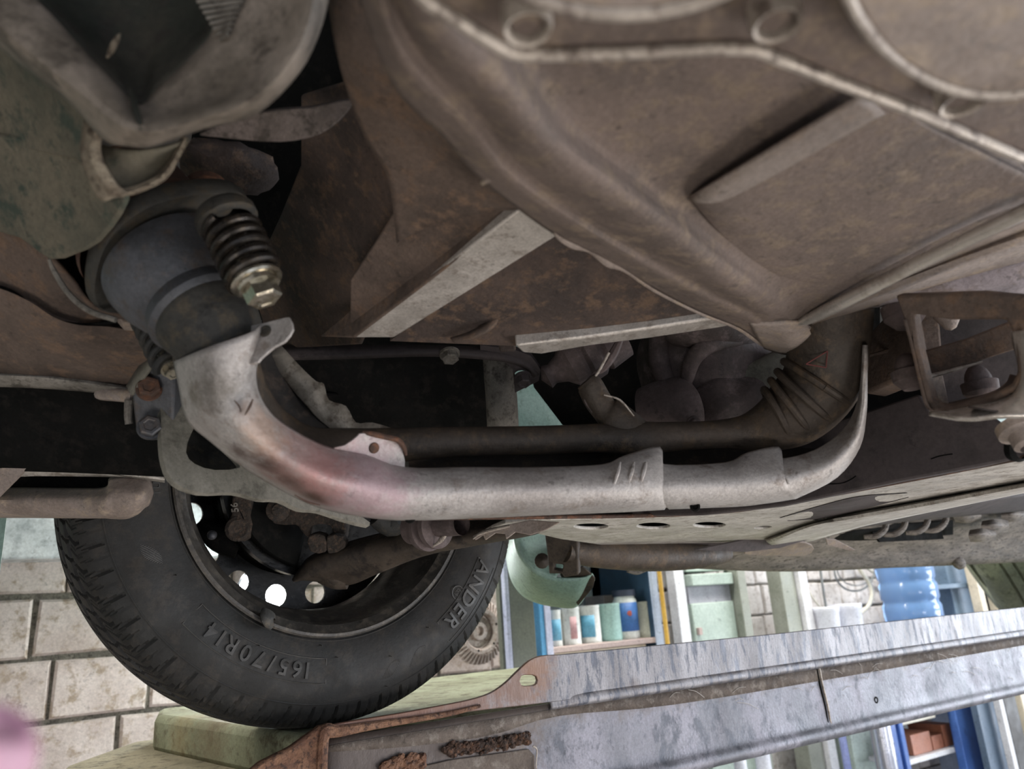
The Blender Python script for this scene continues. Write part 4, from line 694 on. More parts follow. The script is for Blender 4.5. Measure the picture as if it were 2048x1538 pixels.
# --- left foreground under the wheel arch: beam edge and dusty arm
part('arch_flange', loft([[(-80, 906, .71), (0, 910, .71), (55, 914, .71), (80, 904, .71), (200, 922, .715), (330, 944, .72)], [(-80, 920, .70), (0, 924, .70), (50, 930, .70), (80, 916, .70), (200, 934, .705), (330, 954, .71)]], 4), 'grey_cast', thick=.006)
part('arch_flange', loft([[(-80, 925, .70), (0, 928, .70), (50, 930, .70), (80, 918, .70), (200, 936, .705), (330, 954, .71)], [(-80, 950, .71), (0, 950, .71), (45, 948, .71), (80, 948, .71), (200, 948, .715), (250, 948, .72)]], 4), 'plate', thick=.003, label='pale lower edge of the arch flange')
part('arch_strut', plate([(-40, 930), (60, 928), (40, 950), (0, 990), (-40, 1030)], P3((-40, 930, .695), (60, 928, .695), (0, 990, .695)), .004), 'mud_light')
da = part('tow_arm', loft([[(-80, 975, .74), (20, 975, .74), (60, 975, .735), (150, 976, .73), (210, 974, .72), (220, 955, .72), (260, 950, .72), (298, 955, .725), (308, 985, .74)], [(-80, 1000, .72), (20, 1000, .72), (60, 1000, .715), (150, 1000, .71), (205, 1000, .70), (225, 990, .70), (260, 990, .70), (290, 995, .705), (300, 1008, .73)], [(-80, 1026, .73), (20, 1026, .73), (60, 1028, .725), (150, 1030, .72), (200, 1032, .71), (225, 1034, .71), (255, 1034, .71), (278, 1026, .72), (290, 1016, .74)], [(-80, 1036, .76), (20, 1036, .76), (60, 1036, .76), (150, 1037, .76), (200, 1037, .75), (225, 1037, .75), (250, 1037, .75), (270, 1030, .75), (284, 1020, .76)]], 5), 'mud_light', thick=.004)
part('arch_gap_shade', plate([(-80, 940), (285, 940), (285, 990), (-80, 990)], P3((-80, 945, .755), (320, 945, .755), (0, 1000, .755)), .004), 'black')  # near-black sheet carries the shade of the wheel arch gap
# ------------------------------------------------------------------ lift runway and steel rail
mat('deck', '837d66', '979079', '5c5645', .9, 0, 12, .4, 120)
mat('runway', '82856a', '999e83', '66624b', .8, 0, 9, .3, 120, spots=[(Zp(480, 1475, -.14), .07, '77674d', .7), (Zp(380, 1470, -.14), .05, '8a7a55', .6), (Zp(600, 1450, -.12), .05, '6d624c', .6)])
def rY(x, y): return onY(x, y, .85)
mat('rail', '716e70', '918f92', '555862', .45, .3, 12, .25, 180, stretch=(2.5, 1, .6), fine=(.50, .58), spots=[(rY(700, 1455), .09, '6f4d3c', .9), (rY(820, 1430), .08, '6b4a3a', .85), (rY(930, 1405), .07, '6e5245', .85), (rY(1040, 1370), .045, '6f5547', .85), (rY(1075, 1335), .03, '7b5c48', .8), (rY(1270, 1370), .012, '5a4a42', .4)])
mat('rail_low', '62636a', '85848d', '4f525b', .45, .3, 8, .22, 150, stretch=(1.6, 1, 1), fine=(.50, .62), band=[(onY(1663, 1322, .85).z-.004, onY(1663, 1322, .85).z-.036, '5f554e', .9)], spots=[(rY(720, 1510), .15, '463c36', .92), (rY(900, 1490), .12, '4a413c', .9), (rY(1010, 1450), .07, '5c524c', .8), (rY(1000, 1580), .05, '6d625a', .8)])
mat('grime', '4e443c', '6a6058', '7d756d', .85, .1, 18, .5, 140)
mat('rust', '6b4a38', '8e6a52', '4a352b', .8, .15, 40, .9, 130, dist=.006)
mat('rust_dark', '33261f', '503a2d', '6d4c36', .9, 0, 40, 1, 160, dist=.008)
RZ = C.z
run = thing('lift_runway', (1.2, 1.15, 1.30), 'pale green painted lift runway under the front tyre', 'lift platform')
a1, a2 = Zp(310, 1430, -.116), Zp(600, 1466, -.116); zt = RZ-.116
def prism_z(pts, z0, z1): return plate([(x, y, z1) for x, y in pts], (Vector((0, 0, z1)), Vector((0, 0, -1))), z1-z0, world=True)
obj('wheel_block', prism_z([(a1.x, a1.y), (a2.x-.02, a2.y+.06), (a2.x, .885), (2.7, .885), (2.7, 1.47), (a1.x+.02, 1.47)], RZ-.170, zt), 'runway', run, bev=.010)
obj('runway_deck', prism_z([(.085, 1.325), (.0, .895), (2.7, .885), (2.7, 1.5), (.19, 1.5)], RZ-.20, RZ-.1655), 'deck', run, bev=.002)
# rail: upper flange, folded ridge, lower web with curled foot
rl = thing('guard_rail', (1.2, .85, RZ-.30), 'long scratched galvanised steel rail running past the tyre with a rusty end', 'rail')
top = [onY(x, y, .85) for x, y in ((650, 1452), (700, 1442), (800, 1426), (880, 1411), (940, 1399), (980, 1386), (1010, 1366), (1035, 1342), (1060, 1320), (1085, 1311), (1120, 1309))]
top = spl(top, 3); tz = onY(1500, 1273, .85).z
rz = onY(1663, 1322, .85).z; bz = onY(1700, 1464, .85).z
pts = top+[Vector((1.0, .85, tz)), Vector((3.0, .85, tz-.004)), Vector((6.6, .85, tz-.01)), Vector((6.6, .85, rz)), Vector((1.0, .85, rz)), Vector((.6, .85, rz)), onY(900, 1428, .85), onY(800, 1442, .85), onY(700, 1458, .85), onY(655, 1474, .85)]
slot = [onY(x, y, .85) for x, y in ((1040, 1362), (1043, 1352), (1050, 1350), (1066, 1350), (1073, 1353), (1075, 1360), (1073, 1367), (1066, 1371), (1050, 1372), (1043, 1370))]
up_ = obj('rail_flange', plate(pts, (Vector((0, .85, 0)), Vector((0, 1, 0))), .005, holes=[slot], world=True), 'rail', rl, bev=.001)
xs = [.585, .6, .64, .7, .8, 1.2, 2, 3, 4.5, 6.6]
def ridge_z(x): return rz if x > .6 else rz-(.6-x)*.005
obj('rail_ridge', loft([[Vector((x, .8502 if x > .61 else .852, ridge_z(x)+.006)) for x in xs], [Vector((x, .8520 if x < .61 else .8480, ridge_z(x)+.003)) for x in xs], [Vector((x, .8520 if x < .61 else .8468, ridge_z(x)-.002)) for x in xs], [Vector((x, .852 if x < .61 else .8485, ridge_z(x)-.007)) for x in xs], [Vector((x, .857, ridge_z(x)-.010)) for x in xs]], 4), 'rail', rl, thick=.002, label='folded ridge of the rail')
xs2 = [.285, .40, .5, .6, .8, 1.2, 2, 3, 4.5, 6.6]
obj('rail_web', loft([[Vector((x, .8605, ridge_z(x)-.002)) for x in xs2], [Vector((x, .8605, rz-.05)) for x in xs2], [Vector((x, .859, bz+.02)) for x in xs2], [Vector((x, .852, bz+.006)) for x in xs2], [Vector((x, .856, bz-.002)) for x in xs2], [Vector((x, .875, bz-.004)) for x in xs2], [Vector((x, .90, bz-.002)) for x in xs2]], 4), 'rail_low', rl, thick=.004)
# grime band, seam, small hole
obj('rail_grime', loft([[Vector((x, .8565, ridge_z(x)-.009)) for x in xs2], [Vector((x, .8568, rz-.022-.006*sin(x*17))) for x in xs2]], 4), 'grime', rl, thick=.001, label='dark grime band under the ridge')
s_ = [onY(x, y, .8555) for x, y in ((1638, 1334), (1645, 1370), (1655, 1410), (1660, 1440), (1667, 1470))]
obj('rail_seam', join(tube([(p, .0018) for p in s_], 3, 8)), 'bare_edge', rl); obj('rail_seam', tube([(p+Vector((-.006, .0005, 0)), .0016) for p in s_], 3, 8), 'black', rl)
obj('rail_hole', lathe(onY(1752, 1400, .8565), Vector((0, -1, 0)), [(-.002, .006), (.0008, .0055), (.0008, .003), (-.001, .003)], 16), 'black', rl)
# rusty end bracket and dirt
rb = obj('rail_bracket', plate([(430, 1600), (520, 1525), (580, 1495), (640, 1452), (662, 1448), (668, 1466), (655, 1476), (648, 1500), (640, 1600)], PY(.845), .012), 'rust', rl, bev=.003, label='rust brown end bracket')
obj('rail_bracket', tube([(onY(x, y, .848), r) for x, y, r in ((640, 1600, .007), (642, 1520, .007), (645, 1478, .007), (652, 1462, .008), (680, 1462, .006), (740, 1452, .0045), (820, 1440, .0035), (900, 1427, .003), (960, 1412, .002))], 5, 10), 'rust', rl)
rr_ = random.Random(5)
def crust(n, f): return join(*[blob(onY(*f(rr_.random(), rr_.gauss(0, 1)), .8525+rr_.uniform(-.001, .003)), rr_.uniform(.0012, .0042), 1.3, .9, 1, .2, 2, i) for i in range(n)])
obj('dirt_crust', crust(260, lambda t, g: (890+t*170, 1502-t*26+g*5)), 'rust_dark', rl, smooth=False, label='dark crust of dirt')
obj('dirt_crust', crust(220, lambda t, g: (765+t*85, 1536-t*14+g*6)), 'rust', rl, smooth=False, label='brown crust of rust')
obj('rail_patch', plate([(740, 1580), (790, 1545), (900, 1520), (1058, 1498), (1070, 1512), (1072, 1600), (740, 1600)], PY(.8535), .003), 'grime', rl, bev=.001)
obj('scratch', tube([(onY(x, y, .849), .0009) for x, y in ((1066, 1492), (1074, 1500), (1072, 1530), (1076, 1560))], 3, 6), 'bare_edge', rl)
for i in range(30):
    x = 1150+rr_.random()*880; y0 = 1330-(x-1100)*.09; p = onY(x, y0+rr_.uniform(40, 110), .8545); a = rr_.uniform(-.5, .5); L_ = rr_.uniform(.01, .05)
    obj('scratch', tube([(p, .00035), (p+Vector((cos(a)*L_*.5, 0, sin(a)*L_*.5+.003)), .0004), (p+Vector((cos(a)*L_, 0, sin(a)*L_)), .0003)], 3, 5), 'lit_bare_steel', rl)
# ------------------------------------------------------------------ garage shell
mat('brick', 'b5a79f', 'ccc0b9', 'a0907f', .85, 0, 7, .4, 70)
mat('brick_white', 'ccc6c2', 'ded9d6', 'b3aaa4', .75, 0, 7, .3, 70)
mat('mortar', '6b665d', '8a8478', '4c483f', .95, 0, 40, 1, 150, dist=.01)
mat('concrete', '77736c', '8b867e', '5e5a54', .9, 0, 3, .3, 40)
mat('plaster', 'b9b6b0', 'c6c3bd', bump=.2)
def struct(name, g, m, **k): return tag(obj(name, g, m, **k), kind='structure')
def brickwall(name, x0, x1, Y, z0, z1, zj, course, wds, seed, m, th=.05):
    rn = random.Random(seed); gs = []; zz = zj-math.ceil((zj-z0)/course)*course
    while zz < z1:
        x = x0-rn.random()*.1
        while x < x1:
            w_ = rn.choice(wds)*rn.uniform(.92, 1.08); a, b = max(x+.004, x0), min(x+w_-.004, x1); y_ = Y+rn.uniform(-.003, .003)
            if b-a > .02:
                j = [rn.uniform(-.004, .004) for _ in range(8)]; zb, zt_ = zz+.007, zz+course-.005
                q = [Vector((a+j[0], y_, zb+j[1])), Vector((b+j[2], y_, zb+j[3])), Vector((b+j[4], y_, zt_+j[5])), Vector((a+j[6], y_, zt_+j[7]))]
                e = .006; cx_ = sum((p for p in q), Vector())/4
                outer = [p+Vector((0, .008, 0)) for p in q]; back = [p+Vector((0, th, 0)) for p in q]
                inner = [p+Vector((e if p.x < cx_.x else -e, 0, e if p.z < cx_.z else -e)) for p in q]
                vs = inner+outer+back; fs = [(0, 1, 2, 3)]+[(i, (i+1) % 4, 4+(i+1) % 4, 4+i) for i in range(4)]+[(4+i, 4+(i+1) % 4, 8+(i+1) % 4, 8+i) for i in range(4)]
                gs.append((vs, fs))
            x += w_
        zz += course
    struct(name, join(*gs), m, smooth=False)
    return struct(name.replace('wall', 'trim')+'_mortar' if 0 else name, box((x0, Y+.012, z0), (x1, Y+.15, z1)), 'mortar', smooth=False)
brickwall('wall_back', -2.6, 1.36, 2.20, .5, 3.2, RZ+.108, .143, [.12, .16, .2, .24], 3, 'brick')
brickwall('wall_back', 1.30, 7.5, 2.62, .5, 3.2, RZ+.046, .142, [.10, .12, .14, .19], 9, 'brick_white')
struct('floor', box((-2.8, -3.2, -.1), (7.6, 2.8, 0)), 'concrete', smooth=False)
struct('ceiling', box((-2.8, -3.2, 3.3), (7.6, 2.8, 3.4)), 'plaster', smooth=False)
struct('wall_left', box((-2.9, -3.2, 0), (-2.7, 2.8, 3.3)), 'plaster', smooth=False)
struct('wall_back', box((-2.8, 2.34, 0), (1.34, 2.8, .5)), 'concrete', smooth=False); struct('wall_back', box((1.34, 2.66, 0), (7.6, 2.8, .5)), 'concrete', smooth=False)
# frosted beam on the brick wall, upper left
p0 = onY(-200, 1040, 2.12); p1 = onY(120, 1118, 2.12)
mat('frosted', 'bcc3c6', 'd2d8da', 'a6adb0', .3, 0, 6, .1, 60)
struct('trim_1', box((-1.2, 2.1, p1.z), (1.28, 2.2, p0.z+.06)), 'frosted', bev=.005)
# ring gear on the wall
gc = onY(962, 1262, 2.12)
mat('old_gear', 'b3a79f', 'c8bdb5', '8f7b6d', .6, .4, 30, .4, 200)
gr = thing('ring_gear', gc+Vector((0, 0, -.085)), 'worn round ring gear with long teeth hanging on the brick wall beside the tyre', 'gear')
gax = Vector((0, -1, 0)); R_ = .098
obj('gear_body', lathe(gc+Vector((0, .03, 0)), gax, [(0, .052), (0, R_*.95), (.008, R_*.97), (.028, R_*.72), (.032, R_*.68), (.032, .056), (.022, .05), (.010, .05), (.0, .052)], 64), 'old_gear', gr)
obj('gear_hub', lathe(gc+Vector((0, .03, 0)), gax, [(0, .05), (.012, .046), (.012, .030), (.024, .026), (.026, .014), (.0, .013)], 40), 'old_gear', gr)
for i in range(44):
    a = 2*pi*i/44; e = Vector((cos(a), 0, sin(a))); t = Vector((-sin(a), 0, cos(a)))
    A = gc+e*(R_*.70)+Vector((0, .000, 0)); B = gc+e*R_+Vector((0, .022, 0)); w1, w2 = .0016, .0030
    vs = [A+t*w1, A-t*w1, B-t*w2, B+t*w2]; top_ = [p+Vector((0, -.009, 0)) for p in vs]; top_ = [p*1.0 for p in top_]; b_ = [p+Vector((0, .01, 0)) for p in vs]
    obj('gear_tooth', (top_+b_, [(0, 1, 2, 3), (7, 6, 5, 4)]+[(i_, (i_+1) % 4, 4+(i_+1) % 4, 4+i_) for i_ in range(4)]), 'old_gear', gr, bev=.0008)
for i in range(6):
    a = 2*pi*i/6+.3; obj('bolt_hole', lathe(gc+Vector((cos(a)*.058, -.001, sin(a)*.058)), gax, [(0, .004), (.0012, .0035), (.0012, 0)], 14), 'black', gr)
obj('hanging_nail', tube([(gc+Vector((0, -.01, .046)), .004), (gc+Vector((0, .085, .040)), .004)], 1, 10), 'rust', gr)
# ------------------------------------------------------------------ posts, cabinets and clutter along the back wall
FL = 0.0
for k_, v_ in dict(olive_post=('55584f', '676a5e'), edge_lilac=('a9adc4', 'bfc3d6'), cab_blue=('3f86b4', '5297c2'), cab_dark=('2b4459', '37546c'), white_wood=('c8c8cc', 'dedfe2'), yellow=('c79a36', 'd6ab49'),
        mint_door=('9daca2', 'b3c1b8'), grey_band=('8f8f98', 'a2a2aa'), post_green=('84887d', '979a90'), pillar_lilac=('98a5bc', 'b3bfd2'), pillar_blue=('5d7184', '6f8496'), slate=('56687c', '64778b'), frame_blue=('3d62a8', '4d74ba'),
        dark_in=('2a2724', '3a3632'), shelf_tan=('a8948f', 'bba7a0'), cream=('c9bda6', 'dacfb9'), tin_white=('cfd2cf', 'e4e6e3'), tin_cyan=('5a9fbf', '74b2cd'), tin_teal=('8fb3ae', 'a8c8c2'), tin_grime=('b7b7a6', 'd0d0c0'), lid_dark=('2a3142', '343c4f'),
        label_blue=('3d6cae', '4b7cbd'), label_pink=('b98f92', 'c9a3a4'), label_red=('a8452f', 'b85540'), cover_a=('a0654c', 'b0755c'), cover_b=('8a857c', '9a958c'), cover_c=('d0c9b4', 'ddd6c3'), paper=('8f958f', '9fa59f'), wire=('6b6f70', '7b7f80'), hose=('c3bfae', 'd5d1c2'), white_tub=('d0d2dc', 'e4e6ee'), purple=('8d98cf', '9da8dc')).items():
    mat(k_, v_[0], v_[1], rough=.55, scale=6, bump=.1, bscale=60)
mat('chrome', 'b9bcc8', 'd0d3dd', rough=.25, metal=.8, scale=5, bump=.05, rvar=.05)
mat('bottle_blue', '86aede', rough=.12, trans=.55, bump=0)
mat('tyre_old', '6c7160', '81866f', '5c604e', .85, 0, 10, .3, 80)
def X_(px, py, Y): return onY(px, py, Y).x
def vb(xl, xr, py, Y, dy, z0, z1): return box((X_(xl, py, Y), Y, z0), (X_(xr, py, Y), Y+dy, z1))
def solo(name, g, m, label, cat, group=None, **k): return tag(obj(name, g, m, **k), label, cat, group)
ps = thing('steel_post', (X_(1040, 1250, 1.95), 1.95, 0), 'dark olive steel post with a pale edge between the ring gear and the tin shelf', 'post')
obj('post_body', vb(1022, 1070, 1250, 1.95, .06, 0, 3.3), 'olive_post', ps, bev=.002); obj('post_edge', vb(1014, 1022, 1250, 1.93, .02, 0, 3.3), 'edge_lilac', ps, bev=.002, label='pale lilac edge strip'); obj('post_flange', vb(1002, 1014, 1250, 1.95, .02, 0, 3.3), 'olive_post', ps, bev=.002)
# cupboard with tins
Yc = 2.18; xa, xb = X_(1080, 1250, Yc), X_(1320, 1250, Yc)
cab = thing('cupboard', ((xa+xb)/2, Yc+.15, 0), 'open blue wooden cupboard holding a row of paint tins', 'cupboard')
zs = onY(1210, 1285, Yc).z
obj('side_board', box((xa, Yc, 0), (xa+.020, Yc+.36, 2.1)), 'cab_blue', cab, bev=.002, label='bright blue left side board'); obj('side_board', box((xb-.02, Yc, 0), (xb, Yc+.36, 2.1)), 'cab_dark', cab, bev=.002, label='dark blue right side board')
obj('face_strip', box((xa+.02, Yc-.004, 0), (xa+.045, Yc+.02, 2.1)), 'edge_lilac', cab, bev=.002); obj('face_strip', box((xb-.03, Yc-.006, 0), (xb+.005, Yc, 2.1)), 'pillar_lilac', cab, bev=.001)
obj('back_board', box((xa, Yc+.36, 0), (xb, Yc+.37, 2.1)), 'white_wood', cab, label='pale back board')
obj('shelf', box((xa+.02, Yc, zs-.018), (xb-.02, Yc+.36, zs)), 'shelf_tan', cab, bev=.002); obj('shelf', box((xa+.02, Yc, zs+.36), (xb-.02, Yc+.36, zs+.378)), 'white_wood', cab, bev=.002); obj('shelf', box((xa+.02, Yc, zs-.42), (xb-.02, Yc+.36, zs-.40)), 'shelf_tan', cab, bev=.002)
obj('drawer', box((xa+.045, Yc+.03, zs-.16), (xb-.05, Yc+.3, zs-.02)), 'cream', cab, bev=.004)
obj('dark_panel', box((X_(1272, 1200, Yc+.3), Yc+.30, zs), (xb-.02, Yc+.355, zs+.36)), 'cab_dark', cab)
def tin(x0, x1, ytop, body, lab, label, jar=False):
    Y = Yc+.07; xl, xr = X_(x0, 1250, Y), X_(x1, 1250, Y); r = (xr-xl)/2*.86; cx_ = (xl+xr)/2; zt_ = onY((x0+x1)/2, ytop, Y).z
    t = thing('paint_jar' if jar else 'paint_tin', (cx_, Y, zs), label, 'jar' if jar else 'tin', 'tins and jar on the cupboard shelf')
    c0 = Vector((cx_, Y, zs)); h = zt_-zs
    if jar:
        obj('body', lathe(c0, UPV, [(0, 0), (0, r*.95), (.006, r), (h*.78, r), (h*.84, r*.86), (h*.88, r*.86)], 40), body, t)
        obj('lid', lathe(c0, UPV, [(h*.87, r*.9), (h*.87, r*.98), (h, r*.97), (h, 0)], 40), 'lid_dark', t, label='dark blue screw lid')
    else:
        obj('body', lathe(c0, UPV, [(0, 0), (0, r), (.004, r*1.02), (.008, r), (h-.01, r), (h-.006, r*1.03), (h, r*1.02), (h, r*.93), (h-.006, r*.92), (h-.006, 0)], 40), body, t)
    if lab: obj('paper_label', lathe(c0, UPV, [(h*.16, r*1.012), (h*.74, r*1.012)], 24, a0=lab[1], a1=lab[2], up=Vector((1, 0, 0))), lab[0], t, thick=.0008)
    return t, c0, r, h
tin(1096, 1122, 1220, 'tin_white', ('tin_cyan', radians(190), radians(300)), 'small white tin with a cyan wrap, leftmost on the cupboard shelf')
tin(1120, 1159, 1214, 'tin_white', ('label_pink', radians(235), radians(275)), 'tall white tin with faint pink print, second from the left on the shelf')
tin(1158, 1199, 1211, 'tin_white', ('tin_cyan', radians(185), radians(262)), 'white tin with two cyan panels, third from the left on the shelf')
tin(1197, 1240, 1207, 'tin_teal', None, 'pale teal stained tin just left of the dark lidded jar')
jt = tin(1232, 1275, 1180, 'tin_white', ('label_blue', radians(175), radians(365)), 'tall jar with a blue label and dark blue lid', True)
obj('label_print', blob(jt[1]+Vector((-.014, -jt[2]*.97, jt[3]*.52)), .012, 1.3, .1, .8), 'label_red', jt[0], label='red patch on the label')
tin(1272, 1306, 1203, 'tin_grime', None, 'speckled off-white tin, rightmost on the cupboard shelf')
bx0, bx1 = X_(1182, 1200, Yc+.3), X_(1232, 1200, Yc+.3)
solo('cardboard_box', box((bx0, Yc+.22, zs), (bx1, Yc+.34, onY(1200, 1192, Yc+.3).z)), 'shelf_tan', 'brown cardboard box behind the teal tin on the cupboard shelf', 'box', bev=.002)
solo('pole', tube([(Vector((X_(1325, 1200, 2.15), 2.15, 0)), .008), (Vector((X_(1325, 1200, 2.15), 2.15, 2.6)), .008)], 1, 12), 'yellow', 'thin yellow pole standing against the right side of the cupboard', 'pole')
solo('wooden_post', vb(1354, 1374, 1200, 2.46, .05, 0, 3.3), 'white_wood', 'white painted post left of the mint metal door', 'post', bev=.003)
md = thing('metal_locker', (X_(1425, 1200, 2.46), 2.46, 0), 'mint green metal locker with a grey band between two posts', 'locker')
xl, xr = X_(1382, 1200, 2.46), X_(1466, 1200, 2.46); zb0, zb1 = onY(1430, 1204, 2.46).z, onY(1430, 1170, 2.46).z
obj('body', box((xl, 2.46, 0), (xr, 2.59, zb0)), 'mint_door', md, bev=.004); obj('body_band', box((xl, 2.47, zb0), (xr, 2.60, zb1)), 'grey_band', md); obj('top_panel', box((xl, 2.44, zb1), (xr, 2.60, zb1+.05)), 'mint_door', md, bev=.004); obj('upper_body', box((xl, 2.47, zb1+.062), (xr, 2.6, 2.2)), 'mint_door', md, bev=.004); obj('latch', box((xl+.01, 2.445, zb0-.13), (xl+.03, 2.46, zb0-.10)), 'shelf_tan', md, bev=.001)
solo('steel_post', vb(1482, 1498, 1200, 2.42, .08, 0, 3.3), 'post_green', 'grey green steel post right of the mint locker', 'post', bev=.003)
solo('steel_post', vb(1568, 1596, 1200, 2.42, .08, 0, 3.3), 'post_green', 'wide grey green steel post left of the white edged post', 'post', bev=.003)
solo('wooden_post', vb(1606, 1622, 1200, 2.40, .06, 0, 3.3), 'white_wood', 'white painted post left of the hanging cable loops', 'post', bev=.003)
def cab_(pts, r, Y): return tube([(onY(x, y, Y), r) for x, y in pts], 5, 8)
solo('cable', cab_([(1634, 1040, ), (1640, 1130), (1648, 1190), (1656, 1240), (1668, 1330)], .006, 2.5), 'wire', 'dark straight cable hanging down the white brick wall', 'cable')
solo('cable', cab_([(1674+40*cos(a)+35, 1140+42*sin(a)) for a in [2*pi*i/14 for i in range(15)]], .005, 2.54), 'wire', 'dark thin cable coiled in a loop on the white wall', 'cable')
solo('cable', cab_([(1700+38*cos(a)+12, 1135+36*sin(a)) for a in [2*pi*i/14-.5 for i in range(13)]]+[(1760, 1100), (1790, 1060)], .003, 2.56), 'wire', 'finest dark wire looping beside the white hose', 'cable')
solo('hose', cab_([(1700, 1080), (1718, 1136), (1738, 1165), (1744, 1190), (1738, 1210), (1722, 1226)], .010, 2.46), 'hose', 'cream hose curving down left of the blue water bottle', 'hose')
solo('hose', cab_([(1700, 1100), (1730, 1132), (1755, 1150), (1780, 1162)], .008, 2.57), 'hose', 'cream hose stub slanting towards the neck of the blue bottle', 'hose')
solo('cable', cab_([(1608, 1130), (1612, 1165), (1625, 1195), (1650, 1222), (1680, 1234), (1716, 1230)], .004, 2.52), 'hose', 'pale slack wire sagging across the white buckets', 'cable')
# white buckets on a shelf board
zb = onY(1700, 1330, 2.35).z
solo('shelf_board', box((X_(1650, 1250, 2.3), 2.24, zb-.03), (X_(1905, 1250, 2.3), 2.60, zb)), 'white_wood', 'long board carrying the white buckets and the blue water bottle', 'shelf', bev=.003)
for (x0, x1, yt, lab) in ((1632, 1672, 1214, 'white plastic bucket left of the other bucket, under the cables'), (1670, 1716, 1208, 'white plastic bucket nearer the blue water bottle')):
    Yb = 2.38; xl, xr = X_(x0, 1230, Yb), X_(x1, 1230, Yb); r = (xr-xl)/2*.8; c0 = Vector(((xl+xr)/2, Yb, zb)); h = onY((x0+x1)/2, yt, Yb).z-zb
    t = thing('bucket', c0, lab, 'bucket', 'white plastic buckets'); obj('body', lathe(c0, UPV, [(0, 0), (0, r*.8), (h*.9, r*.98), (h*.93, r*1.05), (h*.97, r*1.05)], 32), 'white_tub', t); obj('lid', lathe(c0, UPV, [(h*.95, r*1.0), (h*.97, r*1.07), (h, r*1.05), (h, 0)], 32), 'white_tub', t)
# water bottle
Yb = 2.32; xl, xr = X_(1766, 1200, Yb), X_(1872, 1200, Yb); cx_ = (xl+xr)/2; dep = (Vector((cx_, Yb, 1.5))-C).length; r = 50*dep*.93/F; c0 = Vector((cx_, Yb, zb))
zt_ = onY(1815, 1126, Yb).z; h = zt_-zb
bt = thing('water_bottle', c0, 'large blue plastic water bottle standing on the board by the wall', 'bottle')
pr = [(0, 0), (0, r*.9), (.012, r)]
for i in range(4):
    z0_ = h*(.06+i*.225); pr += [(z0_+.01, r), (z0_+.02, r*.95), (z0_+.035, r*.95), (z0_+.045, r), (z0_+h*.19, r)]
pr += [(h*.97, r*1.02), (h, r*.96), (h+.04, r*.7), (h+.07, r*.28), (h+.12, r*.24), (h+.12, 0)]
obj('body', lathe(c0, UPV, pr, 48), 'bottle_blue', bt); obj('cap', lathe(c0, UPV, [(h+.10, r*.27), (h+.135, r*.27), (h+.135, 0)], 24), 'white_tub', bt)
# pillars at the right
solo('pillar', vb(1868, 1912, 1200, 2.40, .16, 0, 3.3), 'pillar_lilac', 'pale lilac pillar right of the blue water bottle', 'pillar', bev=.004)
pp = thing('pillar', (X_(1935, 1200, 2.30), 2.30, 0), 'blue grey steel pillar with a raised band, left of the standing tyre', 'pillar')
obj('post_body', vb(1906, 1962, 1200, 2.30, .2, 0, 3.3), 'pillar_blue', pp, bev=.004); zz = onY(1930, 1170, 2.3).z; obj('band', box((X_(1872, 1200, 2.27), 2.26, zz-.012), (X_(1964, 1200, 2.27), 2.52, zz+.012)), 'pillar_blue', pp, bev=.003)
solo('wooden_post', vb(1962, 1972, 1200, 2.20, .05, 0, 3.3), 'cream', 'narrow cream batten right of the blue grey pillar', 'post', bev=.002)
solo('plank', vb(1975, 1992, 1200, 2.26, .04, 0, RZ+.02), 'dark_in', 'dark plank between the cream batten and the tyre', 'plank', bev=.002)
solo('wooden_post', vb(1995, 2004, 1200, 2.20, .05, 0, 3.3), 'cream', 'narrow cream batten right against the standing tyre', 'post', bev=.002)
mat('lamp_glow', 'ffffff', bump=0, emit=6)
# standing tyre seen by its tread
Yt = 1.60; tc = P(2050, 1120, 2.8)+RM @ Vector((0, .03, -.38))
ot = thing('old_tyre', tc-Vector((0, 0, .30)), 'used tyre with straight tread grooves hanging at the right edge', 'tyre')
ta = (RM @ Vector((.78, .50, .30))).normalized(); gs = []
pr = [(-.10, .18), (-.105, .24), (-.095, .275), (-.08, .29)]
for g_ in (-.045, -.015, .015, .045): pr += [(g_-.004, .297), (g_-.003, .289), (g_+.003, .289), (g_+.004, .297)]
pr += [(.08, .29), (.095, .275), (.105, .24), (.10, .18)]; pr = [(a*1.3, b*1.3) for a, b in pr]
obj('tread', lathe(tc+ta*.08, ta, pr, 96), 'tyre_old', ot, thick=.004)
# things below the rail
solo('pipe', tube([(Vector((X_(1478, 1510, 2.3), 2.3, .0)), .024), (Vector((X_(1478, 1510, 2.3), 2.3, 1.22)), .024)], 1, 16), 'white_tub', 'white upright pipe, leftmost below the rail', 'pipe', 'white pipes below the rail')
solo('pipe', tube([(Vector((X_(1524, 1510, 2.3), 2.3, .0)), .030), (Vector((X_(1524, 1510, 2.3), 2.3, 1.22)), .030)], 1, 16), 'white_tub', 'wider white upright pipe beside the bare bricks below the rail', 'pipe', 'white pipes below the rail')
solo('pipe', tube([(Vector((X_(1690, 1505, 2.3), 2.3, .0)), .016), (Vector((X_(1690, 1505, 2.3), 2.3, 1.22)), .016)], 1, 16), 'purple', 'slim lavender pipe with a joint below the rail', 'pipe')
solo('concrete_column', vb(1706, 1748, 1505, 2.35, .1, 0, 1.22), 'mint_door', 'rough grey green column left of the shiny duct', 'column', bev=.004)
solo('duct', tube([(Vector((X_(1768, 1500, 2.08), 2.08, .0)), .042), (Vector((X_(1768, 1500, 2.08), 2.08, 1.22)), .042)], 1, 28), 'chrome', 'shiny round metal duct beside the blue cabinet', 'duct')
Yk = 2.15; bc = thing('bookcase', (X_(1870, 1480, Yk), Yk+.15, 0), 'bright blue framed bookcase standing below the rail', 'bookcase')
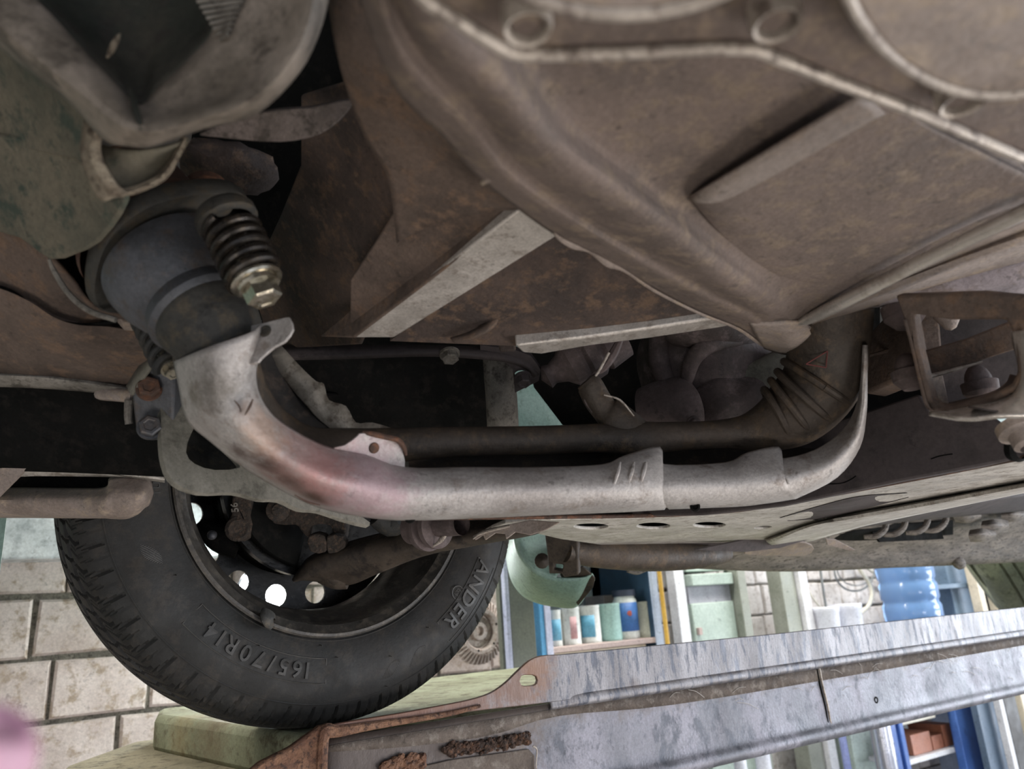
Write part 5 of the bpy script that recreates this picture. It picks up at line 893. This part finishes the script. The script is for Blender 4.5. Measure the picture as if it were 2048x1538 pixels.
x0, x1, x2, x3 = X_(1786, 1500, Yk), X_(1816, 1500, Yk), X_(1914, 1480, Yk), X_(1962, 1480, Yk); zt_ = onY(1840, 1425, Yk).z
obj('side_frame', box((x0, Yk, 0), (x0+.05, Yk+.04, zt_+.05)), 'frame_blue', bc, bev=.003); obj('side_frame', box((x1-.03, Yk, 0), (x1, Yk+.04, zt_+.05)), 'frame_blue', bc, bev=.003)
obj('top_rail', box((x0, Yk, zt_), (x3, Yk+.35, zt_+.05)), 'frame_blue', bc, bev=.003); obj('door', box((x2, Yk-.02, 0), (x3, Yk+.02, zt_+.12)), 'frame_blue', bc, bev=.004); obj('door_edge', box((x3-.04, Yk-.035, 0), (x3+.02, Yk+.02, zt_+.3)), 'purple', bc, bev=.004)
obj('back_board', box((x0, Yk+.34, 0), (x3, Yk+.36, zt_)), 'dark_in', bc)
zsh = onY(1850, 1515, Yk).z; obj('shelf', box((x1, Yk+.02, zsh-.02), (x2, Yk+.34, zsh)), 'white_wood', bc, bev=.001); obj('shelf', box((x1, Yk+.02, zsh+.14), (x2-.10, Yk+.34, zsh+.155)), 'cover_c', bc, bev=.001)
bks = [(1826, 1866, 'cover_a', .085, 'rust red box, leftmost on the bookcase shelf'), (1868, 1890, 'cover_a', .060, 'small rust red box in the middle of the bookcase shelf'), (1893, 1912, 'cover_a', .095, 'rust red box against the blue door')]
for (a_, b_, m__, hh, lab) in bks: solo('storage_box', box((X_(a_, 1500, Yk+.05), Yk+.05, zsh), (X_(b_, 1500, Yk+.05), Yk+.22, zsh+hh)), m__, lab, 'box', 'boxes on the bookcase shelf', bev=.002)
solo('paper_stack', box((X_(1884, 1470, Yk+.06), Yk+.06, zsh+.155), (X_(1912, 1470, Yk+.06), Yk+.25, zsh+.24)), 'paper', 'grey stack of papers on the upper bookcase shelf', 'paper')
solo('steel_sheet', vb(1964, 2012, 1460, 2.05, .03, 0, 1.28), 'slate', 'slate blue metal sheet right of the bookcase', 'panel', bev=.002)
solo('chrome_strip', vb(2012, 2020, 1460, 2.0, .03, 0, 1.28), 'white_wood', 'bright white strip along the slate sheet', 'strip', bev=.002)
solo('steel_sheet', vb(2021, 2046, 1460, 2.02, .03, 0, 1.28), 'dark_in', 'dark panel at the right edge below the rail', 'panel', bev=.002)
# work lamp behind the wheel
lc = onY(540, 1190, 2.05)
lt = thing('work_lamp', lc+Vector((0, .13, -.06)), 'glowing round work lamp seen through a wheel rim hole', 'lamp')
obj('reflector', lathe(lc+Vector((0, .09, 0)), Vector((0, -1, 0)), [(0, 0), (0, .03), (.03, .065), (.075, .085), (.08, .08)], 32), 'chrome', lt, thick=.002)
obj('bulb', blob(lc+Vector((0, .03, 0)), .062), 'lamp_glow', lt); obj('wall_arm', tube([(lc+Vector((0, .08, 0)), .01), (lc+Vector((0, .16, 0)), .01)], 1, 10), 'black', lt)
MATS['lamp_glow'].node_tree.nodes['Principled BSDF'].inputs['Emission Strength'].default_value = 25
l = bpy.data.lights.new('bulb_light', 'POINT'); l.energy = 6; l.color = (.9, 1, .98); l.shadow_soft_size = .07; lo = link(bpy.data.objects.new('bulb_light', l)); lo.location = lc+Vector((0, -.07, 0))
# fingertip of the photographer at the lens
pf = thing('person', P(-60, 1560, .085), 'blurred pink fingertip of the person taking the photo, lower left corner', 'person')
obj('finger', tube([(-420, 1900, .10, .0085), (-300, 1780, .095, .0088), (-190, 1660, .09, .0082), (-100, 1570, .085, .0075), (-45, 1510, .083, .0062), (-20, 1480, .082, .0040), (-12, 1468, .082, .0010)], 6, 24), 'skin', pf)
